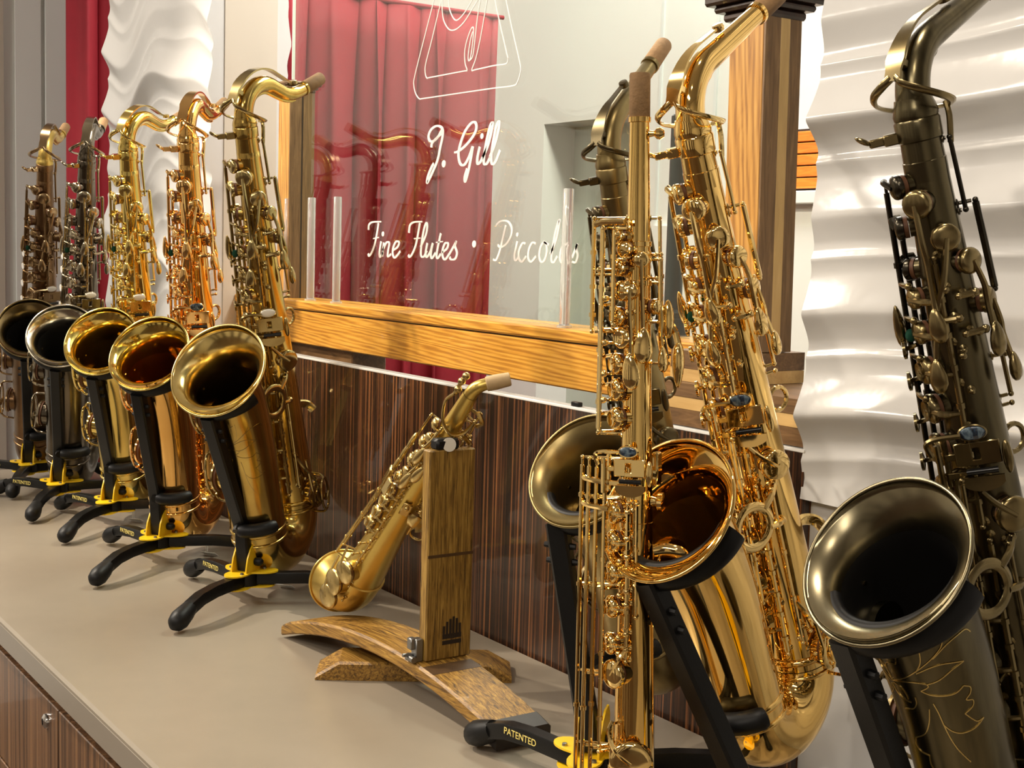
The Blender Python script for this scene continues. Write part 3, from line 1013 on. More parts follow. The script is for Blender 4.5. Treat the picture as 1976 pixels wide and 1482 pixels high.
def table_keys(h, z, a, w_, mat=None, tab=None):
    """left little-finger table: abalone oval, two plates with a hinge gap, black roller and a curved lower plate"""
    k = h.ks
    d = h.dirn(a)
    t = Z(1)
    sd = t.cross(d)                 # towards larger angles
    mat = mat or h.km
    o0 = h.P(z, a, .0150 * k)

    def at(x, y, o=0.0):
        return o0 + sd * (x * k) + t * (y * k) + d * (o * k)
    r = bpy.data.objects.new('table_key', None)
    # base arm assembly is the part; the plates hang on it
    m = MB()
    m.tube([at(-.021, -.020, -.006), at(-.021, .016, -.006)], .0022 * k, 8)
    m.tube([at(-.026, -.022, -.004), at(-.026, .012, -.004)], .0022 * k, 8)
    m.box(at(-.012, .002, -.004), sd * .010 * k, t * .0025 * k, d * .0014 * k, .0006)
    m.box(at(-.012, -.012, -.004), sd * .010 * k, t * .0025 * k, d * .0014 * k, .0006)
    m.tube(catmull([at(-.030, .006, .001), at(-.032, .016, .003), at(-.024, .019, .003), at(-.008, .019, .003)], 5), .0020 * k, 7)
    base = m.build('table_key', mat, h.root)
    # G sharp key with oval
    m = MB()
    m.lathe([(.0098 * k, -.001), (.0102 * k, .0006), (.0092 * k, .0018)], at(0, .0195), d, 24)
    g = m.build('oval_mount', mat, base)
    e = MB()
    e.ell(at(0, .0195, .0015), sd * .0092 * k, t * .0052 * k, d * .0016 * k, 20, 10)
    e.build('oval', tab or h.tablem, base)
    # squash the mount to the oval by scaling its vertices along t
    for v in g.data.vertices:
        q = V(v.co) - at(0, .0195)
        v.co = at(0, .0195) + sd * q.dot(sd) + t * (q.dot(t) * .62) + d * q.dot(d)
    # C sharp plate in two leaves round a square gap
    m = MB()
    m.box(at(-.0085, .004), sd * .0060 * k, t * .0088 * k, d * .0012 * k, .0008)
    m.box(at(.0095, .004), sd * .0072 * k, t * .0088 * k, d * .0012 * k, .0008)
    m.box(at(.0, .0105), sd * .004 * k, t * .0023 * k, d * .0011 * k, .0005)
    m.box(at(.0, -.0025), sd * .004 * k, t * .0023 * k, d * .0011 * k, .0005)
    m.build('upper_plate', mat, base)
    m = MB()
    m.tube([at(-.0085, -.0092, .0006), at(.0130, -.0092, .0006)], .0024 * k, 10)
    m.build('roller', 'roller', base)
    # lower B flat plate with rounded lower edge
    m = MB()
    pts = []
    n = 14
    up = [(-.0125, -.0130), (.0165, -.0130)]
    lo = [(.0165 - .029 * i / n, -.0180 - .0062 * sin(pi * i / n) ** .6) for i in range(n + 1)]
    out = [up[0], up[1]] + lo
    rings = [[at(x, y, .0) for x, y in out], [at(x, y, .0022 - .0008 * (y < -.019)) for x, y in out]]
    m.ring_surface(rings)
    m.build('lower_plate', mat, base, True, 30)
    m = MB()
    m.ell(at(.0205, -.001), t * .0125 * k, sd * .0036 * k, d * .0030 * k, 12, 8)
    m.build('side_lever', mat, base)
    return base


def big_sax(label, kind, pos, psi, th, ro, sc, body, key, inside, rim=None, dark=None, nrot=0, neckmat=None, tab='abalone', cork='cork', engrave=None, flare=0.0, narc=75):
    T = kind == 'tenor'
    root = empty('saxophone', label, 'saxophone', (0, 0, 0), 'tenor saxophones on folding stands' if T else 'alto saxophones on folding stands')
    if T:
        L, s_, Rb, Rt, ks = .70, .108, .0375, .0158, 1.22
        rb0, rb1, bell, rr = .0385, .0420, (.155, .380), (.0060, .0190 + flare)
    else:
        L, s_, Rb, Rt, ks = .57, .088, .0308, .0135, 1.0
        rb0, rb1, bell, rr = .0315, .0345, (.130, .292), (.0060, .0215 + flare)
    zb = s_ / 2 + (rb0 + rb1) / 2 + .0005
    A = Matrix.Rotation(psi, 3, 'Z') @ Matrix.Rotation(ro, 3, 'X') @ Matrix.Rotation(th, 3, 'Y')
    bow = V((s_ / 2, 0, 0))
    world = V((pos[0], pos[1], ZC + pos[2])) - A @ (bow * sc)
    root.matrix_world = Matrix.Translation(world) @ (A.to_4x4() @ Matrix.Scale(sc, 4))
    R = lambda z: Rb + (Rt - Rb) * min(1.02, max(-.05, (z - zb) / (L - zb)))
    h = Horn(root, R, body, key, ks, dark, table=tab)
    kk = L / .57

    # ---- bell
    dx, dz = bell[0] - s_, bell[1] - zb
    d0, d1, pw = (2, 40, 2.4) if not T else (1, 43, 2.6)
    N = 48
    us = [1 - (1 - i / N) ** 1.8 for i in range(N + 1)]
    ang = [radians(d0 + (d1 - d0) * u ** pw) for u in us]
    xs_, zs_ = [0], [0]
    for i in range(N):
        q = (ang[i] + ang[i + 1]) / 2
        xs_.append(xs_[-1] + sin(q) * (us[i + 1] - us[i]))
        zs_.append(zs_[-1] + cos(q) * (us[i + 1] - us[i]))
    kx, kz = dx / xs_[-1], dz / zs_[-1]
    cen = [V((s_ + x * kx, 0, zb + z * kz)) for x, z in zip(xs_, zs_)]
    tan = [(cen[min(i + 1, N)] - cen[max(i - 1, 0)]).normalized() for i in range(N + 1)]
    tan[-1] = V((sin(radians(d1)), 0, cos(radians(d1))))
    rad = [rb1 + rr[0] * u ** 1.3 + rr[1] * (.20 * u ** 5 + .80 * u ** 24) for u in us]
    m = MB()
    secs = [(cen[i], tan[i], rad[i]) for i in range(N + 1)]
    m.sections(secs, 56)
    bell_o = m.build('bell', body, root, True, 60)
    m = MB()
    r1 = rad[-1]
    rl_ = .0020 if T else .0017
    ringc = []
    e2 = tan[-1].cross(V((0, 1, 0)))
    m.tube([cen[-1] + (V((0, 1, 0)) * cos(2 * pi * q / 64) + e2 * sin(2 * pi * q / 64)) * (r1 + rl_ * .5) for q in range(64)], rl_, 10, closed=True)
    m.build('bell_rim', rim or body, root, True, 80)
    m = MB()
    thk = .0012
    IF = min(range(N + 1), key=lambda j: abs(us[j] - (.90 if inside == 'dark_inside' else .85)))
    secs = [(cen[-1] + tan[-1] * .0005, tan[-1], r1 - .0003)] + [(cen[i], tan[i], rad[i] - thk) for i in range(N - 1, IF - 1, -1)]
    m.sections(secs, 56)
    m.build('bell_flare', rim or body, root, True, 80)
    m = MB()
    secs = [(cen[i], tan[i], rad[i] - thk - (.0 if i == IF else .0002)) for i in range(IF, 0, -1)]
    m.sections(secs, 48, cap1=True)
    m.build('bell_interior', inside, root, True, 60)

    def PB(u, b, off=0.0):
        i = max(j for j in range(N) if us[j] <= u)
        f = (u - us[i]) / (us[i + 1] - us[i])
        c = cen[i].lerp(cen[i + 1], f)
        t = tan[i].lerp(tan[i + 1], f).normalized()
        r_ = rad[i] + (rad[i + 1] - rad[i]) * f
        nf = V((t.z, 0, -t.x))
        b = radians(b)
        dd = nf * cos(b) + V((0, 1, 0)) * sin(b)
        return c + dd * (r_ + off), dd, t
    # ---- bow and ferrules
    m = MB()
    nb = 28
    secs = []
    for i in range(nb + 1):
        q = pi * i / nb
        secs.append((V((s_ / 2 - s_ / 2 * cos(q), 0, zb - s_ / 2 * sin(q))), V((sin(q), 0, -cos(q))), rb0 + (rb1 - rb0) * i / nb))
    m.sections(secs, 48)
    m.build('bow', body, root, True, 60)
    for (c, r_, t) in ((V((0, 0, zb)), rb0, Z(1)), (V((s_, 0, zb)), rb1, Z(1))):
        for dz_, hh in ((.010, .0035), (-.006, .0025)):
            MB().lathe([(r_ - .001, -hh), (r_ + .0016, -hh * .7), (r_ + .0022, 0), (r_ + .0016, hh * .7), (r_ - .001, hh)], c + Z(dz_), t, 40).build('ferrule', body, root, True, 60)
    # ---- body tube
    nz_ = 16
    secs = [(Z(zb + (L - .012 - zb) * i / nz_), Z(1), R(zb + (L - .012 - zb) * i / nz_)) for i in range(nz_ + 1)]
    h.holes.sections(secs, 44, cap1=True)
    # receiver collar
    m = MB()
    rt = R(L)
    m.lathe([(rt, -.045 * kk), (rt + .0016, -.044 * kk), (rt + .0016, -.030 * kk), (rt + .0006, -.029 * kk), (rt + .0006, -.016), (rt + .0022, -.015), (rt + .0026, -.002), (rt + .0014, 0), (rt - .001, .0005)], Z(L), Z(1), 40)
    m.build('neck_receiver', body, root, True, 40)
    # tightening screw / lyre holder towards the front
    d = h.dirn(-52)
    sd = Z(1).cross(d)
    m = MB()
    c0 = Z(L - .011)
    m.box(c0 + d * (rt + .0055 * ks), d * .0055 * ks, sd * .0045 * ks, Z(.0040 * ks), .0009)
    m.box(c0 + d * (rt + .0150 * ks), d * .0060 * ks, sd * .0022 * ks, Z(.0030 * ks), .0009)
    m.tube([c0 + d * (rt + .0085 * ks) - sd * .007 * ks, c0 + d * (rt + .0085 * ks) + sd * .007 * ks], .0026 * ks, 10)
    m.ell(c0 + d * (rt + .0245 * ks) + Z(.003 * ks), (d + Z(.75)).normalized() * .0065 * ks, sd * .0046 * ks, (Z(1) - d * .75).normalized() * .0022 * ks)
    m.build('neck_screw', key, root)
    # ---- neck
    pts, rads = [], []
    nm = neckmat or body

    def turn(p, hd, rad_, deg, n):
        res = []
        for i in range(1, n + 1):
            a = radians(deg) / n
            # centre step
            hd2 = hd + a
            p = p + V((-sin((hd + hd2) / 2), 0, cos((hd + hd2) / 2))) * (abs(rad_ * a))
            hd = hd2
            res.append((p.copy(), hd))
        return res, p, hd
    p, hd = Z(L - .004), 0.0
    path = [(p.copy(), 0.0)]
    if T:
        p = p + Z(.014)
        path.append((p.copy(), 0.0))
        a_, p, hd = turn(p, hd, .043, 120, 15)
        path += a_
        p = p + V((-sin(hd), 0, cos(hd))) * .022
        path.append((p.copy(), hd))
        a_, p, hd = turn(p, hd, .062, -42, 7)
        path += a_
        p = p + V((-sin(hd), 0, cos(hd))) * .012
        path.append((p.copy(), hd))
        ck, rn0, rn1, rc = .040, .0145, .0090, .0103
    else:
        p = p + Z(.010)
        path.append((p.copy(), 0.0))
        a_, p, hd = turn(p, hd, .048, narc, 12)
        path += a_
        for _ in range(3):
            p = p + V((-sin(hd), 0, cos(hd))) * .029
            path.append((p.copy(), hd))
        ck, rn0, rn1, rc = .036, .0126, .0082, .0095
    rz = Matrix.Rotation(radians(nrot), 3, 'Z')
    n = len(path)
    acc = [0]
    for i in range(1, n):
        acc.append(acc[-1] + (path[i][0] - path[i - 1][0]).length)
    m = MB()
    fr_ = lambda a: rn0 + (rn1 - rn0) * a / acc[-1]
    m.sections([(rz @ q, rz @ V((-sin(g), 0, cos(g))), fr_(acc[i])) for i, (q, g) in enumerate(path)], 28, e1=rz @ V((0, 1, 0)), cap1=True)
    m.lathe([(rt + .0018, .0), (rt + .0022, .003), (rt + .001, .008), (rn0 + .0008, .011), (rn0 + .0002, .014)], Z(L), Z(1), 32)
    nk = m.build('neck', nm, root, True, 50)
    tdir = rz @ V((-sin(hd), 0, cos(hd)))
    pe = rz @ p
    m = MB()
    m.lathe([(rn1 + .0016, -.005), (rn1 + .0018, -.001), (rn1 + .0004, .0)], pe, tdir, 24)
    m.build('cork_band', nm, nk)
    m = MB()
    m.lathe([(rc * .9, 0), (rc, .002), (rc * .95, ck - .002), (rc * .86, ck), (rc * .6, ck), (rc * .58, ck - .01), (0, ck - .01)], pe, tdir, 24)
    m.build('cork', cork, nk)
    # underslung brace along the inside of the curve
    m = MB()
    br = []
    for i in range(2, n - 3):
        q, g = path[i]
        inn = V((-cos(g), 0, -sin(g)))
        br.append(rz @ (q + inn * (fr_(acc[i]) + .0012)))
    if len(br) > 3:
        m.tube(br, [.0012] + [.0022] * (len(br) - 2) + [.0012], 8)
        m.build('neck_brace', nm, nk)
    # octave key: saddle plate over the neck, long arm, pip cup and loop round the neck foot
    m = MB()
    top, nor, wid = [], [], []
    i0 = 4
    i1 = n - (4 if T else 3)
    for i in range(i0, i1 + 1):
        q, g = path[i]
        outn = V((cos(g), 0, sin(g)))
        f = (i - i0) / (i1 - i0)
        top.append(rz @ (q + outn * (fr_(acc[i]) + (.0110 - .0055 * f) * ks)))
        nor.append(rz @ outn)
        wid.append((.014 * (1 - f) ** .9 + .0036) * ks * (1.0 if f > .12 else .75))
    m.ribbon(top, nor, wid, .0020 * ks)
    m.lathe([(0, .0028), (.0045 * ks, .0024), (.005 * ks, 0), (.005 * ks, -.003)], top[-1], nor[-1], 14)
    q, g = path[i0 + 2]
    oc_foot = rz @ (q + V((cos(g), 0, sin(g))) * fr_(acc[i0 + 2]))
    m.box((oc_foot + top[2]) / 2, (top[2] - oc_foot) / 2, rz @ V((0, .004 * ks, 0)), (rz @ V((-sin(g), 0, cos(g)))) * .003 * ks, .0008)
    # loop round the foot of the neck: two arms from the saddle, meeting behind
    lp0 = top[0]
    inv_ = rz.transposed()
    l0 = inv_ @ lp0
    zl = L + .003
    for sg in (-1, 1):
        lo = [V((l0.x - .001, sg * .002, l0.z + .002))]
        for b, rf, zf in ((22, 1.02, .10), (48, 1.16, .34), (78, 1.22, .62), (108, 1.18, .84), (138, 1.10, .97), (172, 1.06, 1.0)):
            rl2 = (rt + .0085 * ks) * rf
            b_ = radians(b)
            lo.append(V((cos(b_) * rl2, sg * sin(b_) * rl2, l0.z + (zl - l0.z) * zf)))
        m.tube(catmull([rz @ q for q in lo], 4), .0020 * ks, 8, flat=(1.5, .8))
    m.build('octave_key', key, nk, True, 40)
    # ---- key work (heights given for an alto, scaled for a tenor)
    K = lambda z: z * kk
    dm = dark or key
    # main stacks, to the front right
    for z, r_ in ((.128, .0185), (.166, .0178), (.205, .0165), (.243, .0155)):
        h.key(K(z), -26, r_ * ks, [[(K(z) + .002, 6, .014 * ks), (K(z) + .002, 26, .012 * ks)]], rim=True)
    for z, r_ in ((.300, .0135), (.333, .0125), (.364, .0112), (.393, .0105), (.421, .0088), (.446, .0080)):
        h.key(K(z), -34, r_ * ks, [[(K(z) - .001, 0, .0125 * ks), (K(z) - .001, 20, .0115 * ks)]], rim=z < .4)
    h.rod(K(.105), K(.268), 27, .012 * ks, .0023, mids=(.1, .25, .37, .5, .62, .75, .87))
    h.rod(K(.112), K(.262), 48, .0085 * ks, .0016, mids=(.3, .6))
    h.rod(K(.278), K(.475), 22, .0115 * ks, .0021, mids=(.1, .22, .35, .46, .6, .72, .85))
    for z in (.150, .185, .226):
        h.post(K(z), 27, .012 * ks)
    for z in (.318, .350, .382, .412):
        h.post(K(z), 22, .0115 * ks)
        h.post(K(z) - .006, 40, .006 * ks)
    for z in (.176, .212, .250):
        h.pearl_key(K(z), -48, .021 * ks, .0078 * ks, (K(z) + .004, -36, .012 * ks))
    for z in (.322, .352, .384, .408):
        h.pearl_key(K(z), -58, .019 * ks, .0072 * ks, (K(z) + .004, -42, .010 * ks))
    # side keys with long rods, at the player's right
    for i, (a, off, z0, z1) in enumerate(((-72, .0155, .232, .528), (-88, .0130, .238, .500), (-103, .0120, .246, .470))):
        h.rod(K(z0), K(z1), a, off * ks, .0021, mat=dm, mids=(.2, .5, .8))
        h.post(K((z0 + z1) / 2), a, off * ks, mat=dm)
        h.post(K(z0 + .7 * (z1 - z0)), a, off * ks, mat=dm)
        cz = z1 + .002
        h.key(K(cz - .004 - .002 * i), a + 40 - 8 * i, .0088 * ks, [[(K(cz), a + 18, .015 * ks), (K(cz), a, off * ks)]], mat=dm)
        m = MB()
        h.touch_geo(m, K(z0 - .004), a - 4, off * ks + .004, .030 * ks, .009 * ks, 0, 0)
        m.build('side_touch', dm, root)
    # small lattice between side rods and stack
    for z in (.455, .430, .402, .372):
        m = MB()
        m.tube([h.P(K(z), -70, .0155 * ks), h.P(K(z) + .001, -45, .013 * ks), h.P(K(z) + .001, -30, .012 * ks)], .0018 * ks, 7)
        m.ball(h.P(K(z) + .001, -30, .012 * ks), .0028 * ks, 8)
        m.build('cross_arm', key, root)
    # front F touch and felt
    m = MB()
    h.touch_geo(m, K(.425), -62, .020 * ks, .034 * ks, .011 * ks, 10, .3)
    m.build('front_touch', key, root)
    MB().ell(h.P(K(.418), -54, .013 * ks), Z(.005 * ks), h.dirn(-54) * .004 * ks, h.dirn(36) * .003 * ks).build('felt_bumper', 'felt', root)
    # palm keys at the player's left
    h.palm(K(.513), 8, .0105, K(.428), 14, rim=False, bend=2)
    h.palm(K(.487), 44, .0102, K(.392), 4, bend=-6)
    h.palm(K(.467), 76, .0094, K(.410), 82, bend=6)
    h.palm(K(.436), 100, .0096, K(.385), 108, ln=.022)
    for z, a in ((.445, 62), (.430, 34), (.418, 62), (.404, 36), (.452, 30)):
        h.post(K(z), a, .0125 * ks, r=.0030 * ks)
    for z, a0, a1 in ((.446, 44, 66), (.431, 14, 40), (.419, 44, 70)):
        m = MB()
        m.tube([h.P(K(z), a0, .0135 * ks), h.P(K(z), (a0 + a1) / 2, .0133 * ks), h.P(K(z), a1, .0135 * ks)], .0024 * ks, 8)
        m.ball(h.P(K(z), a1, .0135 * ks), .0033 * ks, 8)
        m.ball(h.P(K(z), a0, .0135 * ks), .0027 * ks, 8)
        m.build('hinge_barrel', key, root)
    # octave mechanism on the back left
    h.rod(K(.440), K(.505), 128, .0125 * ks, .0026, mat=dm)
    h.rod(K(.500), K(.552), 122, .0050 * ks, .0017, mat=dm)
    h.rod(K(.360), K(.440), 142, .0090 * ks, .0018)
    m = MB()
    m.tube(catmull([h.P(K(.548), 124, .005 * ks), h.P(L - .004, 128, .008 * ks), h.P(L + .006, 140, .0085 * ks)], 4), .0022 * ks, 8)
    m.build('octave_lever', key, root)
    h.ring(K(.322), 168, .0105 * ks, .0021 * ks)
    m = MB()
    m.tube(catmull([h.P(K(.200), 172, .0), h.P(K(.200), 172, .012 * ks), h.P(K(.196), 166, .022 * ks), h.P(K(.188), 160, .026 * ks)], 4), .0042 * ks, 8, flat=(1.3, .7))
    m.build('thumb_hook', key, root)
    h.post(K(.352), 150, .010 * ks)
    h.post(K(.392), 128, .010 * ks)
    # little finger table
    table_keys(h, K(.330), 30, .04, mat=key)
    h.rod(K(.140), K(.318), 2, .0135 * ks, .0020, mids=(.2, .45, .7))
    h.rod(K(.150), K(.318), -10, .0180 * ks, .0020, mids=(.3, .6))
    h.rod(K(.160), K(.316), 12, .0190 * ks, .0017, mids=(.25, .5, .75))
    h.key(K(.282), 62, .0135 * ks, [[(K(.295), 40, .013 * ks), (K(.305), 28, .014 * ks)]])
    # brace ring between bell and body
    zc_ = K(.238)
    iu = min(range(N + 1), key=lambda i: abs(cen[i].z - zc_))
    gap0 = R(zc_)
    gap1 = cen[iu].x - rad[iu]
    rr_ = .0185 * ks
    cx_ = (gap0 + gap1) / 2
    yo = .020 * ks
    cc = V((cx_ + .004, yo, zc_))
    e_ = V((1, -.25, 0)).normalized()
    m = MB()
    m.tube([cc + (e_ * cos(q * pi / 16) + Z(1) * sin(q * pi / 16)) * rr_ for q in range(32)], .0034 * ks, 8, closed=True, up=e_.cross(Z(1)), flat=(.55, 1.25))
    for (q, tgt) in ((pi * .78, h.P(zc_ + .026 * ks, 58, .002)), (pi * 1.12, h.P(zc_ - .010 * ks, 60, .002)), (-.25, PB(us[iu] - .05, 150, .001)[0])):
        st = cc + (e_ * cos(q) + Z(1) * sin(q)) * rr_
        m.tube(catmull([st, (st + tgt) / 2 + V((0, .002, 0)), tgt], 4), .0030 * ks, 8)
        m.ball(tgt, .0038 * ks, 8)
    m.build('bell_brace', key, root)
    # low keys: C on the bow, E flat, bell keys B and B flat with guards at the player's right
    h.key(zb + .016 * ks, 92, .0195 * ks, [[(zb + .040 * ks, 80, .013 * ks), (zb + .060 * ks, 62, .012 * ks), (zb + .075 * ks, 50, .0085 * ks)]], rim=True)
    h.key(zb + .030 * ks, -96, .0195 * ks, [[(zb + .055 * ks, -88, .013 * ks), (zb + .075 * ks, -80, .012 * ks)]], rim=True)
    h.guard(h.P(zb + .016 * ks, 92, .0085 * ks), h.dirn(92), Z(1), .018 * ks, .010 * ks)
    h.guard(h.P(zb + .030 * ks, -96, .0085 * ks), h.dirn(-96), Z(1), .018 * ks, .010 * ks)
    for u in (.30, .66):
        c, dd, t = PB(u, -92, .0095 * ks)
        m = MB()
        h.cup_geo(m, c, dd, .0225 * ks)
        m.lathe([(.011 * ks, .003), (.0125 * ks, .0042), (.0125 * ks, .002)], c, dd, 18)
        q2 = PB(u, -140, .016 * ks)[0]
        m.tube(catmull([c + dd * .004, PB(u, -118, .020 * ks)[0], q2], 4), .0024 * ks, 8)
        o = m.build('bell_key', key, root)
        MB().lathe([(.0205 * ks, -.0026), (.0205 * ks, -.006), (0, -.006)], c, dd, 18).build('pad', 'pad', o)
        MB().lathe([(.018 * ks, -.016 * ks), (.018 * ks, -.0062)], c, dd, 18).build('tone_hole', body, root)
        h.guard(c, dd, t, .024 * ks, .0125 * ks)
    m = MB()
    q0, q1 = PB(.10, -140, .016 * ks)[0], PB(.80, -140, .016 * ks)[0]
    m.tube([q0, q1], .0024 * ks, 8)
    m.build('key_rod', key, root)
    # lower bow key and its guard screws, spatulas at the front of the lower body
    m = MB()
    q = h.P(zb + .070 * ks, 66, .012 * ks)
    m.tube([q, h.P(zb + .010 * ks, 74, .012 * ks)], .0021 * ks, 8)
    m.build('key_rod', key, root)
    for z in (.045, .022):
        h.post(zb + z * ks, 60, .011 * ks)
    bt = h.holes.build('body_tube', body, root, True, 40)
    # engraving
    if engrave:
        m = MB()
        for st in engrave:
            st = catmull([V((a, b, 0)) for a, b in st], 5)
            pts = []
            nn = []
            for q in st:
                pp, dd, _ = PB(min(.97, max(0.02, q.y)), q.x, .00025)
                pts.append(pp)
                nn.append(dd)
            m.ribbon(pts, nn, .0007 if not T else .0008, .0005)
        m.build('engraving', 'antique_line' if not T else 'aged_key', bell_o, False)
    root['_'] = 0
    del root['_']
    return root, PB, A, world, sc


# engraved leaves: strokes traced over the bell (crop units), turned into (angle, height) on the bell surface
FL = [[(375, 890), (450, 845), (540, 770), (640, 680), (685, 625)], [(540, 775), (570, 700), (570, 600), (550, 490)], [(420, 715), (430, 640), (470, 560), (530, 505)],
      [(375, 890), (350, 800), (352, 735), (380, 715), (420, 718)], [(540, 790), (620, 755), (700, 755), (800, 800)], [(800, 800), (740, 820), (670, 865), (600, 885)],
      [(375, 890), (450, 870), (520, 865), (590, 880), (605, 905), (560, 935)], [(560, 935), (620, 970), (700, 990), (760, 990), (800, 960)],
      [(800, 960), (835, 990), (835, 1030), (815, 1060), (850, 1080), (850, 1120), (810, 1150)], [(810, 1150), (850, 1200), (880, 1230), (910, 1225)], [(910, 1225), (870, 1265), (800, 1275), (740, 1250), (690, 1200)],
      [(630, 1035), (660, 1110), (690, 1200), (730, 1300), (780, 1390), (850, 1480)], [(605, 1080), (600, 1180), (570, 1270), (500, 1325)], [(500, 1325), (500, 1380), (530, 1420), (590, 1435)],
      [(370, 920), (400, 990), (450, 1030), (490, 1040)], [(380, 905), (430, 930), (460, 980), (470, 1020)], [(520, 990), (525, 1040), (500, 1090), (440, 1110)],
      [(375, 880), (330, 840), (280, 820), (230, 810)], [(370, 900), (310, 850), (270, 790), (220, 730)], [(370, 860), (340, 780), (300, 720), (250, 670)], [(685, 625), (700, 550), (690, 440), (660, 360)], [(640, 690), (720, 620), (800, 610), (830, 660)],
      [(590, 1435), (600, 1500), (640, 1560)], [(350, 1030), (370, 980), (360, 930)]]
ENG = []
for st in FL:
    e = []
    for x, y in st:
        xc = 515 + (y - 600) * .22
        q = max(-.95, min(.95, (x - xc) / 330))
        z = .285 - (y - 113) / 9270 * 1.02
        e.append((20 + math.degrees(math.asin(q)), (z - .0775) / .2075))
    ENG.append(e)
ENG5 = [[(a * .9, .05 + u * .85) for a, u in st] for st in ENG]


# ------------------------------------------------------------------ folding stands
def text_mesh(txt, size):
    cu_ = bpy.data.curves.new('lettering', 'FONT')
    cu_.body = txt
    cu_.size = size
    cu_.extrude = 0.0002
    cu_.align_x = 'CENTER'
    cu_.align_y = 'CENTER'
    o = bpy.data.objects.new('tmp', cu_)
    COL.objects.link(o)
    dg = bpy.context.evaluated_depsgraph_get()
    me = bpy.data.meshes.new_from_object(o.evaluated_get(dg))
    bpy.data.objects.remove(o)
    return me


PAT = text_mesh('PATENTED', .0105)
PAT.materials.append(MT['gold_print'])


